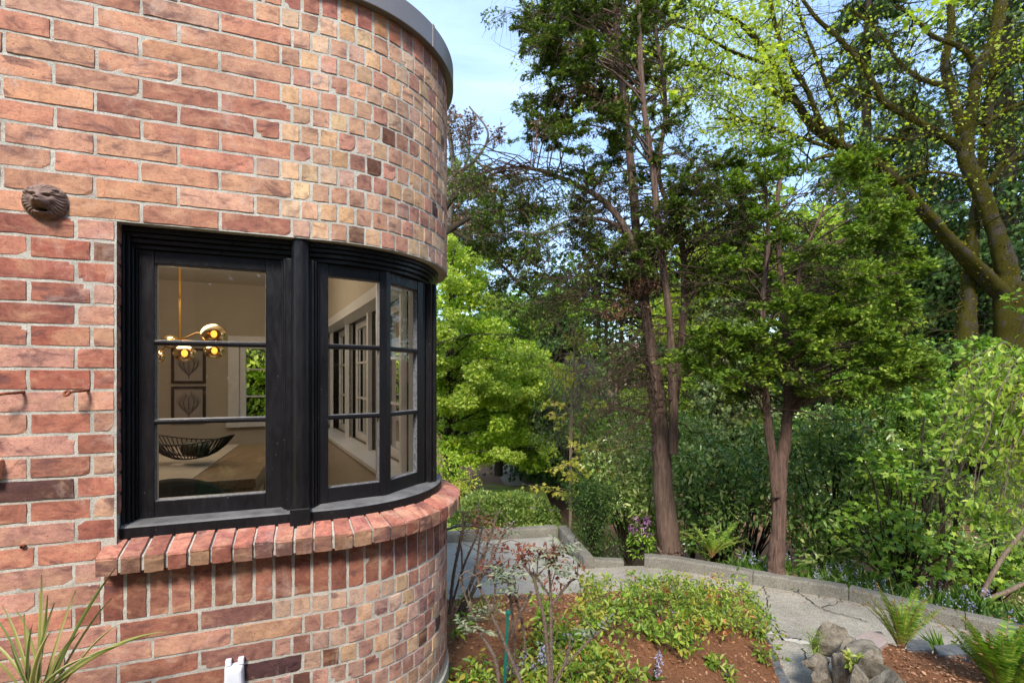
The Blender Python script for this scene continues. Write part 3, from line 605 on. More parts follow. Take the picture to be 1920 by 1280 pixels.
for (px, py, db, r) in ((401, 626, -.15, .078), (319, 640, .25, .06), (346, 662, -.1, .066), (402, 657, .1, .07), (292, 668, .1, .06)):
    aa, zz, _ = ab(px, py, pb + db); c = Rm(aa, pb + db, zz); g_ = ball(c, r * .84, 'globe', m1, o, .85); ball(c, .016, 'bulb', m2, g_, 1.3)
    arms.append(([Rm(pa, pb, zj - .03), (np.array(Rm(pa, pb, zj)) + c) / 2 + np.array([0, 0, .01]), c + np.array([0, 0, 0])], [.004] * 3, 6))
tubes('arms', arms, M['gold'], o)
pl = bpy.data.lights.new('pendant_glow', 'POINT'); pl.energy = 6; pl.color = (1, .86, .7); pl.shadow_soft_size = .3
plo = bpy.data.objects.new('pendant_glow', pl); COL.objects.link(plo); plo.parent = o; plo.location = (0, 0, zj - CZ + .22)
#@@OUTSIDE
# ------------------------------------------------------------ terrain and drive
DZ = -2.28
def poly_d(poly, x, y):
    "signed distance (inside +) and nearest-edge distances to polygon edges"
    n = len(poly); ins = False; dm = 1e9
    for i in range(n):
        x0, y0 = poly[i][:2]; x1, y1 = poly[(i + 1) % n][:2]
        if (y0 > y) != (y1 > y) and x < (x1 - x0) * (y - y0) / (y1 - y0) + x0: ins = not ins
        t = max(0, min(1, ((x - x0) * (x1 - x0) + (y - y0) * (y1 - y0)) / ((x1 - x0) ** 2 + (y1 - y0) ** 2 + 1e-9)))
        free = len(poly[i]) > 2 and poly[i][2]
        if not free: dm = min(dm, math.hypot(x - x0 - t * (x1 - x0), y - y0 - t * (y1 - y0)))
    return dm if ins else -dm
def hump(x, y, s, seed=0): return math.sin(x * s + seed) * math.cos(y * s * 1.13 + seed * 2) + .5 * math.sin(x * s * 2.3 + 1 + seed) * math.sin(y * s * 2.1 + seed)
KERB = [(.60, 7.17), (.80, 5.93)]
KR = [(1.6, 5.95), (2.2, 5.72), (2.78, 5.38), (3.46, 5.05), (3.92, 4.62), (4.41, 4.22), (5.1, 3.6), (5.9, 2.6), (6.6, 1.0)]
KL = [(-3, 6.5), (-.89, 6.84), (.66, 7.17), (.84, 5.88), (1.6, 5.95)] + KR[1:]
def ky(x):
    for (a, b), (c, d) in zip(KR[:-1], KR[1:]):
        if a <= x <= c: return b + (d - b) * (x - a) / (c - a)
    return 5.95 if x < 1.6 else 1.0
def gz(x, y):
    "natural ground level"
    r = y
    pts = [(-50, -2.3), (6.0, -2.34), (7.6, -2.55), (9, -2.78), (12, -3.2), (16, -3.5), (22, -3.75), (32, -4.0), (60, -3.6), (120, 4), (400, 30)]
    for (a, b), (c, d) in zip(pts[:-1], pts[1:]):
        if r <= c: z = b + (d - b) * (r - a) / (c - a); break
    else: z = 30
    if x > 1.2 and y > ky(x): z -= min(1.2, .25 * max(0, y - ky(x))) * (1 if y < 20 else .5)
    if y > 7: z += .06 * hump(x, y, .5, 3)
    return z
def grid(name, xs, ys, zf, mat, kind='structure', keep=None):
    nx, ny = len(xs), len(ys); V = np.array([(x, y, zf(x, y)) for x in xs for y in ys])
    F_ = [(i * ny + j, (i + 1) * ny + j, (i + 1) * ny + j + 1, i * ny + j + 1) for i in range(nx - 1) for j in range(ny - 1) if keep is None or keep((xs[i] + xs[i + 1]) / 2, (ys[j] + ys[j + 1]) / 2)]
    me = npmesh(name, V, [np.array(F_)], smooth=True); o = link(name, me, mat); tag(o, kind=kind); return o
def geom(a, b, n): return list(np.geomspace(a, b, n))
m, t = mat_new('ground'); g = nn(t, 'ShaderNodeTexCoord').outputs['Object']; n1 = noise_node(t, 1.2, 6, .6, 0, g); n2 = noise_node(t, 60, 4, .7, 0, g)
sx = nn(t, 'ShaderNodeSeparateXYZ'); t.links.new(g, sx.inputs[0])
gr = ramp(t, n2.outputs[0], [(.3, C8(104, 124, 40)), (.7, C8(196, 200, 96))]).outputs[0]; dt = ramp(t, n2.outputs[0], [(.3, C8(96, 70, 54)), (.7, C8(164, 126, 100))]).outputs[0]
ma = nn(t, 'ShaderNodeMath', operation='MULTIPLY_ADD'); t.links.new(n1.outputs[0], ma.inputs[0]); ma.inputs[1].default_value = 8; t.links.new(sx.outputs[1], ma.inputs[2])
mr = nn(t, 'ShaderNodeMapRange'); mr.inputs[1].default_value = 18.5; mr.inputs[2].default_value = 21; t.links.new(ma.outputs[0], mr.inputs[0])
m2_ = nn(t, 'ShaderNodeMapRange'); m2_.inputs[1].default_value = 1.5; m2_.inputs[2].default_value = 2.3; t.links.new(sx.outputs[0], m2_.inputs[0]); m3_ = nn(t, 'ShaderNodeMath', operation='MAXIMUM'); t.links.new(mr.outputs[0], m3_.inputs[0]); t.links.new(m2_.outputs[0], m3_.inputs[1])
finish(t, mixc(t, gr, dt, m3_.outputs[0]), .95, n2.outputs[0], .7, .03, .1); M['ground'] = m
xs = sorted(set([round(v, 3) for v in list(np.arange(-12, 16, .5)) + [-v for v in geom(12.5, 900, 14)] + geom(16.5, 900, 14)])); ys = sorted(set(list(np.arange(-4, 26, .5)) + geom(27, 1400, 20) + [-v for v in geom(4.5, 500, 8)]))
grid('ground', xs, ys, lambda x, y: gz(x, y) if not (y < 6.6 and not (x > 1.2 and y > ky(x) - .1)) else -2.42, M['ground'])
# driveway
def concrete(name, c1, c2, sc_, agg, wet=None):
    m, t = mat_new(name); g = nn(t, 'ShaderNodeTexCoord').outputs['Object']; n1 = noise_node(t, 1.3, 6, .65, .3, g); n2 = noise_node(t, sc_, 4, .7, 0, g); n3 = noise_node(t, 7, 5, .6, .5, g, (1, 2.6, 1))
    c = ramp(t, n2.outputs[0], [(.32, c1), (.6, c2)]).outputs[0]
    c = mixc(t, c, ramp(t, n1.outputs[0], [(.33, (.62, .62, .62)), (.62, (1.12, 1.12, 1.1))]).outputs[0], .8, 'MULTIPLY')
    c = mixc(t, c, ramp(t, n3.outputs[0], [(.38, (.8, .8, .8)), (.55, (1, 1, 1))]).outputs[0], .7, 'MULTIPLY')
    finish(t, c, .9, n2.outputs[0], agg, .006, .2); return m
M['drive'] = concrete('drive_concrete', C8(112, 106, 96), C8(184, 175, 160), 90, .9)
M['pad'] = concrete('pad_concrete', C8(138, 133, 124), C8(170, 164, 154), 160, .25)
M['kerb'] = concrete('kerb_concrete', C8(92, 88, 80), C8(146, 140, 128), 90, .8)
M['crack'] = simple('crack', (.012, .011, .009), (.04, .035, .02), 60, .9)
def dz(x, y): return DZ + .012 * hump(x, y, 1.6, 1)
inside_drive = lambda x, y: not (x > 1.3 and y > ky(x) + .06) and not (x < 1.3 and y > 6.02 and x > .72) and y < 6.1 + (1.3 if x < .75 else 0)
m_ = MB(); pts = [(.80, 3.0), (.80, 5.98), (1.6, 6.0)] + [(a, b + .03) for a, b in KR[1:]] + [(6.6, -3), (.80, -3)]
m_.add([(a, b, DZ) for a, b in pts] , [tuple(range(len(pts)))[::-1]]); tag(m_.build('driveway', M['drive']), kind='structure')
m_ = MB(); pts = [(-3, 6.45), (.62, 7.1), (.85, 5.86), (.9261, 5.2), (.9262, 2.6), (-3, 2.6)]; m_.add([(a, b, DZ + .004) for a, b in pts], [tuple(range(len(pts)))[::-1]]); tag(m_.build('paved_pad', M['pad']), kind='structure')
def crackline(px, w0=.012, w1=.006):
    pts = [P(x, y, 1) for x, y in px]; pts = [p * (DZ / p[2]) for p in pts]; pp = smooth_path(pts, 7); o = []
    for i, p in enumerate(pp): o.append(p + np.array([R_.gauss(0, .012), R_.gauss(0, .012), 0]))
    return o
CR = [[(1428, 1082), (1432, 1100), (1438, 1118), (1436, 1150), (1448, 1172), (1470, 1192), (1500, 1199)], [(1428, 1082), (1470, 1100), (1510, 1120), (1538, 1140), (1575, 1152), (1625, 1165)], [(1588, 1100), (1588, 1112), (1570, 1130), (1540, 1138)],
      [(1440, 1186), (1425, 1186), (1405, 1183)], [(1765, 1135), (1790, 1155), (1820, 1180)], [(1410, 1150), (1436, 1150)], [(1505, 1215), (1512, 1240)], [(1040, 1052), (1085, 1058), (1140, 1064)]]
m_ = MB()
for c in CR:
    pp = crackline(c); W_ = [R_.uniform(.002, .007) for _ in pp]; vs = []
    for i, p in enumerate(pp):
        d = pp[min(i + 1, len(pp) - 1)] - pp[max(i - 1, 0)]; d = unit(d); nx_ = np.array([-d[1], d[0], 0]) * W_[i]; q = np.array([p[0], p[1], DZ + .0085]); vs += [q + nx_, q - nx_]
    m_.add(vs, [(2 * i, 2 * i + 1, 2 * i + 3, 2 * i + 2) for i in range(len(pp) - 1)])
tag(m_.build('driveway_cracks', M['crack']), kind='structure')
M['spall'] = simple('spalled_concrete', C8(160, 154, 142), C8(204, 198, 184), 60, .95, .8, .006)
m_ = MB(); pp = crackline([(1400, 1192), (1440, 1184), (1470, 1200), (1520, 1203)]); vs = []
for i, p in enumerate(pp): wv = .012 + .035 * R_.random(); q = np.array([p[0], p[1], DZ + .0045]); vs += [q + np.array([0, wv, 0]), q - np.array([0, wv, 0])]
m_.add(vs, [(2 * i, 2 * i + 1, 2 * i + 3, 2 * i + 2) for i in range(len(pp) - 1)]); tag(m_.build('driveway_patch', M['spall']), kind='structure')
def kerb(name, path, wd, h0, h1, label, group='concrete kerbs along the drive', side=1):
    pp = np.array([(a, b, 0) for a, b in path]); T = unit(np.gradient(pp, axis=0)); Nn = np.stack([-T[:, 1], T[:, 0], T[:, 2]], 1) * side
    vs = []
    for i, p in enumerate(pp):
        j = R_.uniform(-.006, .006); hh = h1[i] if hasattr(h1, '__len__') else h1
        for (o_, z) in ((0, h0), (.01, hh - .02 + j), (.025, hh + j), (wd, hh + j * .5), (wd, h0 - .1)): q = p + Nn[i] * o_; vs.append((q[0], q[1], z))
    m_ = MB(); k = 5; n = len(pp); m_.add(vs, [(i * k + j, i * k + j + 1, (i + 1) * k + j + 1, (i + 1) * k + j) for i in range(n - 1) for j in range(k - 1)] + [tuple(range(k)), tuple((n - 1) * k + j for j in range(k))[::-1]])
    return tag(m_.build(name, M['kerb'], bevel=.003), label, 'kerb', group)
def dens(path, st=.12):
    o = []
    for (a, b), (c, d) in zip(path[:-1], path[1:]):
        n = max(1, int(math.hypot(c - a, d - b) / st)); o += [(a + (c - a) * i / n, b + (d - b) * i / n) for i in range(n)]
    return o + [path[-1]]
D_ = dens([(1.6, 5.95), (2.0, 5.85)] + KR[2:]); cut = min(range(len(D_)), key=lambda i: abs(D_[i][0] - 2.68)); cut2 = min(range(len(D_)), key=lambda i: abs(D_[i][0] - 3.44)); cut3 = min(range(len(D_)), key=lambda i: abs(D_[i][0] - 4.08))
for a, b, lab in ((0, cut, 'long grey concrete kerb in front of the thick cedar trunk'), (cut, cut2, 'grey concrete kerb piece beside the forked trunk'), (cut2, cut3, 'dark grey concrete kerb behind the middle sword fern'), (cut3, len(D_) - 1, 'dark concrete kerb running out at the right edge')):
    q = D_[a:b + 1]; q = [(q[0][0] + .003, q[0][1])] + q[1:-1] + [(q[-1][0] - .003, q[-1][1])]; kerb('kerb', q, .13, DZ - .05, DZ + .128, lab)
kerb('kerb', [(.86, 5.92), (1.1, 5.94), (1.36, 5.96)], .12, DZ - .05, [DZ + .10, DZ + .085, DZ + .07], 'sunken broken kerb piece beside the dark clipped shrub')
kerb('kerb', dens([(-1.6, 6.68), (.66, 7.12)]), .14, DZ - .05, DZ + .13, 'straight kerb at the back of the pale pad below the juniper')
kerb('kerb', dens([(.67, 7.2), (.86, 5.9)]), .13, DZ - .05, DZ + .13, 'kerb along the right side of the pale pad')
# mulch beds
def mulchmat():
    m, t = mat_new('bark_mulch'); g = nn(t, 'ShaderNodeTexCoord').outputs['Object']; n1 = noise_node(t, 75, 6, .75, 1.5, g, (1, 1.6, 1)); n2 = noise_node(t, 3, 4, .6, 0, g)
    c = ramp(t, n1.outputs[0], [(.28, C8(76, 52, 38)), (.5, C8(150, 102, 72)), (.72, C8(198, 152, 116))]).outputs[0]
    c = mixc(t, c, ramp(t, n2.outputs[0], [(.35, (.75, .7, .68)), (.65, (1.1, 1.06, 1.02))]).outputs[0], .8, 'MULTIPLY')
    finish(t, c, .95, n1.outputs[0], 1.0, .02, .1); return m
M['mulch'] = mulchmat()
BED1 = [(-3.2, 1.2, 1), (-2.9, 4.7), (.7, 5.12), (2.42, 5.15), (2.32, 4.77), (2.22, 4.04), (2.08, 3.69), (1.75, 2.9), (1.55, 1.9), (1.5, -.6, 1)]
BED2 = [(2.32, 3.62), (2.75, 3.5), (3.3, 3.15), (4.2, 2.9), (6.4, 2.0), (6.4, -.6, 1), (2.0, -.6), (2.12, 2.6), (2.28, 3.2)]
def b1z(x, y):
    d = poly_d(BED1, x, y)
    return DZ - .03 + (min(.93, .10 * min(1, d / .12) + .36 * d) if d > 0 else -.02) + .012 * hump(x, y, 5, 2)
def b2z(x, y):
    d = poly_d(BED2, x, y)
    return DZ - .03 + (.46 * min(1, d / .1) + min(.2, .07 * d) if d > 0 else -.02) + .012 * hump(x, y, 5, 4)
grid('mulch_bed', list(np.arange(-3.2, 2.6, .06)), list(np.arange(-.6, 5.3, .06)), b1z, M['mulch'], keep=lambda x, y: poly_d(BED1, x, y) > -.05)
grid('mulch_bed', list(np.arange(1.9, 6.4, .06)), list(np.arange(-.6, 3.75, .06)), b2z, M['mulch'], keep=lambda x, y: poly_d(BED2, x, y) > -.05)
# loose bark chips
def chips(n, bed, bz, x0, x1, y0, y1):
    q = [];
    while len(q) < n:
        x, y = R_.uniform(x0, x1), R_.uniform(y0, y1)
        if poly_d(bed, x, y) > .03: q.append((x, y, bz(x, y) + .004))
    return np.array(q)
q = np.concatenate([chips(9000, BED1, b1z, -1, 2.4, 2.0, 5.1), chips(5000, BED2, b2z, 2.1, 4.6, 2.2, 3.6)])
dr = NR.normal(size=q.shape); dr[:, 2] *= .25; nr = NR.normal(size=q.shape) * .5 + [0, 0, 1]
M['chip'] = leafmat('bark_chip', C8(84, 60, 44), C8(132, 98, 74), C8(176, 142, 116), 0, .9)
tag(leaves('bark_chips', q, dr, nr, NR.uniform(.012, .035, len(q)), 'diam', M['chip']), 'loose shredded bark scattered over the mulch beds', 'mulch', kind='stuff')
# forest path
M['path'] = simple('path_gravel', C8(128, 110, 92), C8(168, 150, 130), 30, .9, .5, .01)
m_ = MB(); pth = [(1010, 960, .5), (1030, 935, .42), (1035, 925, .4), (1015, 908, .45), (980, 912, .4), (962, 905, .35), (955, 893, .35), (948, 880, .4), (940, 870, .4)]
vs = []
pw = []
for x, y, w_ in pth:
    Y = 12.0
    for _ in range(40): Y = gz((x - 960) / F * Y, Y) / ((HOR - y) / F)
    pw.append(((x - 960) / F * Y, Y, w_))
sp = smooth_path([(a, b, c) for a, b, c in pw], 6)
for i, (a, b, c) in enumerate(sp):
    for s_ in (-1, 1): vs.append((a + s_ * c, b, gz(a + s_ * c, b) + .03))
m_.add(vs, [(2 * i, 2 * i + 1, 2 * i + 3, 2 * i + 2) for i in range(len(sp) - 1)]); tag(m_.build('path', M['path']), kind='structure')

# ------------------------------------------------------------ rocks, edging slates
def rock(c, r, sq, lab, seed, group=None, mat='rock', cat='rock', rot=0, name='rock'):
    rr = random.Random(seed); import bmesh
    bm = bmesh.new(); bmesh.ops.create_icosphere(bm, subdivisions=4, radius=1)
    pl = [(Vector((rr.gauss(0, 1), rr.gauss(0, 1), rr.gauss(0, .8))).normalized(), rr.uniform(.38, .72)) for _ in range(13)]
    ph = [rr.uniform(0, 6) for _ in range(6)]
    for v in bm.verts:
        p = v.co.copy()
        for n_, d in pl:
            k = p.dot(n_)
            if k > d: p -= n_ * (k - d) * .985
        f = 1 + .08 * math.sin(p.x * 5 + ph[0]) * math.sin(p.y * 6 + ph[1]) + .045 * math.sin(p.z * 13 + ph[2]) * math.sin(p.x * 11 + ph[3]) + rr.uniform(-.014, .014)
        p *= f * 1.18; tp = 1 - .42 * max(-.3, p.z) * (1 if sq[2] > 1.05 else .3); x, y = p.x * sq[0] * tp, p.y * sq[1] * tp; v.co = (x * math.cos(rot) - y * math.sin(rot), x * math.sin(rot) + y * math.cos(rot), p.z * sq[2])
        v.co *= r
    me = bpy.data.meshes.new(name); bm.to_mesh(me); bm.free(); o = link(name, me, M[mat]); o.location = [float(v) for v in c]
    return tag(o, lab, cat, group)
def rockmat(name, c1, c2, c3, lich):
    m, t = mat_new(name); g = nn(t, 'ShaderNodeTexCoord').outputs['Object']; n1 = noise_node(t, 9, 7, .65, .4, g); n2 = noise_node(t, 90, 5, .7, 0, g); n3 = noise_node(t, 16, 5, .6, .5, g)
    c = ramp(t, n1.outputs[0], [(.3, c1), (.5, c2), (.7, c3)]).outputs[0]; c = mixc(t, c, ramp(t, n2.outputs[0], [(.3, .75), (.7, 1.15)]).outputs[0], 1, 'MULTIPLY')
    c = mixc(t, c, lich, ramp(t, n3.outputs[0], [(.60, 0), (.68, .75)]).outputs[0]); finish(t, c, .92, mixc(t, n1.outputs[0], n2.outputs[0], .5), 1.0, .035, .2); return m
M['rock'] = rockmat('rock', C8(92, 82, 70), C8(152, 140, 122), C8(186, 174, 154), C8(170, 166, 150)); M['mossrock'] = rockmat('mossy_rock', C8(64, 60, 44), C8(110, 100, 84), C8(130, 120, 104), C8(132, 118, 40))
GR = 'stacked rocks edging the right bed'
for i, (px, py, Y, r, sq, rot, mt, lab) in enumerate((
    (1572, 1205, 3.62, .17, (.8, .8, 1.3), .3, 'rock', 'tall wedge shaped grey rock, the highest of the stacked rocks'),
    (1592, 1222, 3.35, .13, (.75, .8, .85), 1.0, 'rock', 'grey brown rock leaning against the tall wedge shaped rock'),
    (1533, 1238, 3.55, .11, (.9, .8, .7), .2, 'rock', 'low dark rock at the foot of the stack by the path'),
    (1545, 1268, 3.3, .14, (.8, .8, .85), .9, 'rock', 'grey rock at the bottom left of the stacked rocks'),
    (1580, 1262, 3.2, .12, (.65, .7, 1.0), 2.0, 'rock', 'upright narrow rock in the middle of the stack'),
    (1612, 1248, 3.15, .115, (.9, .8, .8), 1.4, 'rock', 'dark rounded rock below the yellow green moss'),
    (1632, 1225, 3.2, .14, (1.3, .8, .55), .7, 'rock', 'flat grey rock sloping along the edge of the right bed'),
    (1648, 1262, 2.95, .14, (1.0, .8, .75), 2.2, 'mossrock', 'rock capped with rusty yellow moss at the right of the stack'),
    (1612, 1290, 2.9, .15, (.9, .8, .8), .1, 'rock', 'dark rock at the bottom edge of the picture'),
    (1675, 1300, 2.75, .15, (.9, .8, .8), .5, 'rock', 'rock half buried in mulch at the bottom right of the stack'))):
    rock(P(px, py, Y), r, sq, lab, 20 + i, GR, mt, rot=rot)
M['slate'] = simple('slate', C8(72, 73, 76), C8(112, 112, 112), 30, .6, .3, .003); M['pinkslate'] = simple('pinkish_stone', C8(150, 132, 124), C8(168, 150, 142), 30, .8, .3, .003)
def slate(pts, th, lab, mat='slate'):
    m_ = MB(); n = len(pts); m_.add([tuple(p) for p in pts] + [(p[0], p[1], p[2] - th) for p in pts], [tuple(range(n)), tuple(range(n, 2 * n))[::-1]] + [(i, (i + 1) % n, n + (i + 1) % n, n + i)[::-1] for i in range(n)])
    return tag(m_.build('edging_slate', M[mat], bevel=.006), lab, 'edging stone', 'flat stones edging the beds')
def pz(px, py, z): p = P(px, py, 1); return p * (z / p[2])
for pts, z, lab, mt in (
    ([(1392, 1178), (1412, 1172), (1438, 1192), (1450, 1212), (1415, 1218), (1400, 1198)], DZ + .07, 'blue grey slate edging the left bed, the farther one', 'slate'),
    ([(1412, 1222), (1450, 1214), (1462, 1240), (1472, 1262), (1446, 1262), (1428, 1240)], DZ + .08, 'blue grey slate edging the left bed, next to the pinkish stone', 'slate'),
    ([(1446, 1266), (1474, 1264), (1488, 1290), (1450, 1300)], DZ + .06, 'slate edging the left bed at the bottom edge of the picture', 'slate'),
    ([(1404, 1206), (1424, 1203), (1428, 1213), (1410, 1216)], DZ + .10, 'small pinkish stone between the edging slates', 'pinkslate'),
    ([(1603, 1193), (1625, 1182), (1652, 1182), (1665, 1200), (1650, 1212), (1606, 1206)], -1.80, 'brownish flat stone left of the middle sword fern', 'pinkslate'),
    ([(1700, 1196), (1740, 1200), (1748, 1216), (1700, 1216)], -1.82, 'grey flat stone right of the middle sword fern', 'slate'),
    ([(1750, 1208), (1830, 1204), (1842, 1222), (1760, 1226)], -1.82, 'long grey flat stone behind the strappy leaves', 'slate')):
    slate([pz(x, y, z) for x, y in pts], .09, lab, mt)

# ------------------------------------------------------------ foliage tools
def rdir(n, up=0.0, flat=1.0):
    v = NR.normal(size=(n, 3)); v[:, 2] *= flat; v[:, 2] += up; return unit(v)
def blob(c, r, n, shell=.55):
    "n points in an ellipsoid c, radii r, denser to the outside"
    d = unit(NR.normal(size=(n, 3))); rad = NR.random(n) ** (1 / 3.) * (1 - shell) + shell * (.75 + .3 * NR.random(n)); rad = np.minimum(rad, 1.08)
    return np.asarray(c) + d * rad[:, None] * np.asarray(r), d
class Crown:
    def __init__(s): s.p = []; s.d = []; s.n = []; s.s = []
    def add(s, p, d, n, sz): s.p.append(p); s.d.append(d); s.n.append(n); s.s.append(sz)
    def blob(s, c, r, n, size, droop=0.0, shell=.55, flatn=.6, jit=.8):
        p, d = blob(c, r, n, shell); dd = unit(d + NR.normal(size=d.shape) * jit + [0, 0, -droop]); nr = unit(NR.normal(size=d.shape) * flatn + [0, 0, 1])
        s.add(p, dd, nr, size * NR.uniform(.65, 1.25, n))
    def build(s, name, tm, mat, parent=None): return leaves(name, np.concatenate(s.p), np.concatenate(s.d), np.concatenate(s.n), np.concatenate(s.s), tm, mat, parent)
def limb(a, b, sag=.0, n=6, wob=.06):
    a, b = np.asarray(a, float), np.asarray(b, float); L = np.linalg.norm(b - a); t_ = np.linspace(0, 1, n)[:, None]; q = a + (b - a) * t_; q[:, 2] += sag * L * np.sin(t_[:, 0] * math.pi)
    q[1:-1] += NR.normal(size=(n - 2, 3)) * wob * L / n * 1.5; return q
def twigs(c, r, n, ln, rad, droop=0.0, bias=None):
    o = []
    for _ in range(n):
        d = unit(NR.normal(size=3)); a = np.asarray(c) + d * np.asarray(r) * NR.random() * .8; e = unit(d + NR.normal(size=3) * .6 + np.array([0, 0, -droop]) + (bias if bias is not None else 0)) * ln * NR.uniform(.5, 1.2)
        m_ = a + e * .5 + NR.normal(size=3) * ln * .07; f = a + e + np.array([0, 0, -droop * ln * .3]); o.append((np.array([a, m_, f]), [rad, rad * .7, rad * .3], 3))
    return o
def stempath(px, Y, dY=0):
    "px: [(x,y,radius_px)] -> tube"
    n = len(px); pts = [np.append(P(x, y, Y + dY * i / max(1, n - 1)), r * (Y + dY * i / max(1, n - 1)) / F) for i, (x, y, r) in enumerate(px)]; q = smooth_path(pts, 9); w_ = NR.normal(size=(len(q) + 12, 3)); w_ = np.stack([np.convolve(w_[:, i_], np.ones(9) / 3, 'same')[6:-6] for i_ in range(3)], 1); q[:, :3] += w_ * q[:, 3:] * .08; k_ = np.arange(len(q)); q[:, 3] *= 1 + .03 * np.sin(k_ * .5 + NR.random() * 6) + .03 * np.sin(k_ * .23 + NR.random() * 6); return (q[:, :3], np.maximum(q[:, 3], .002), 14)
def nearest(stems, p, below=.3):
    best = None
    for s_ in stems:
        q = s_[0]; d = np.linalg.norm(q - p, axis=1) + 1.5 * np.maximum(0, q[:, 2] - p[2] + below); i = int(d.argmin())
        if best is None or d[i] < best[0]: best = (d[i], q[i], s_[1][i])
    return best[1], best[2]
BARK = dict(cedar=barkmat('cedar_bark', C8(58, 44, 38), C8(146, 120, 104)), red=barkmat('reddish_bark', C8(56, 42, 36), C8(142, 114, 100)), moss=barkmat('mossy_bark', C8(34, 30, 24), C8(88, 80, 68), C8(80, 74, 24), .55),
            dark=barkmat('dark_bark', C8(38, 32, 26), C8(76, 66, 54)), grey=barkmat('grey_twigs', C8(84, 74, 66), C8(132, 120, 110)), twig=barkmat('brown_twigs', C8(62, 50, 40), C8(108, 90, 74)), pale=barkmat('pale_branch', C8(110, 92, 78), C8(160, 140, 122)))
LF = dict(
 cedar=leafmat('cypress_green', C8(42, 62, 24), C8(78, 104, 38), C8(118, 136, 58), .25, .65, .2), cedarpale=leafmat('fresh_cypress', C8(62, 90, 30), C8(104, 138, 46), C8(150, 172, 70), .3, .6, .25),  # second green: the forked cypress's own lighter foliage
 brown=leafmat('dead_needles', C8(74, 54, 44), C8(118, 88, 70), C8(150, 112, 88), .1), maple=leafmat('spring_maple', C8(124, 148, 44), C8(166, 188, 66), C8(194, 206, 100), .5),
 bright=leafmat('bright_green', C8(100, 138, 36), C8(152, 184, 62), C8(196, 214, 98), .45), lime=leafmat('sunny_maple', C8(116, 144, 50), C8(156, 182, 76), C8(190, 204, 112), .45), mid=leafmat('mid_green', C8(72, 112, 38), C8(116, 158, 56), C8(160, 190, 80), .35),
 laurel=leafmat('laurel', C8(58, 94, 40), C8(106, 146, 70), C8(174, 194, 124), .2, .28, .6), laurelb=leafmat('highlit_laurel', C8(84, 122, 54), C8(146, 176, 98), C8(208, 222, 164), .25, .26, .6), dark=leafmat('dark_conifer', C8(32, 54, 26), C8(58, 88, 42), C8(92, 122, 62), .2, .65, .2), hem=leafmat('hemlock', C8(66, 92, 56), C8(112, 136, 84), C8(154, 172, 118), .25),  # laurelb: laurel with whitish highlights put into the leaf colour
 juniper=leafmat('juniper', C8(58, 88, 38), C8(104, 134, 62), C8(146, 166, 86), .2), moss=leafmat('moss_tufts', C8(60, 58, 14), C8(116, 110, 26), C8(160, 148, 40), .15, .9, .1), cherry=leafmat('cherry_leaf', C8(106, 146, 44), C8(150, 184, 74), C8(190, 210, 104), .45, .35), cover=leafmat('ground_cover', C8(84, 120, 40), C8(130, 160, 64), C8(176, 186, 100), .4),
 yellow=leafmat('yellow_green', C8(136, 146, 56), C8(174, 178, 84), C8(196, 184, 96), .45), rose=leafmat('rose_leaf', C8(92, 112, 92), C8(128, 146, 124), C8(150, 160, 140), .2), rosered=leafmat('red_rose_leaf', C8(110, 60, 50), C8(140, 86, 74), C8(150, 120, 90), .3),
 fern=leafmat('fern_green', C8(70, 112, 34), C8(116, 156, 52), C8(160, 186, 80), .35), strap=leafmat('variegated_blade', C8(110, 130, 60), C8(160, 172, 100), C8(210, 204, 150), .3), blue=leafmat('bluebell', C8(140, 142, 200), C8(172, 176, 222), C8(204, 208, 238), .3), violet=leafmat('violet_petal', C8(130, 70, 160), C8(160, 100, 190), C8(190, 140, 210), .3),
 grass=leafmat('bluebell_leaf', C8(60, 98, 38), C8(96, 136, 58), C8(130, 160, 80), .3), deadleaf=leafmat('dry_leaf', C8(104, 60, 36), C8(150, 96, 60), C8(180, 126, 84), .2))

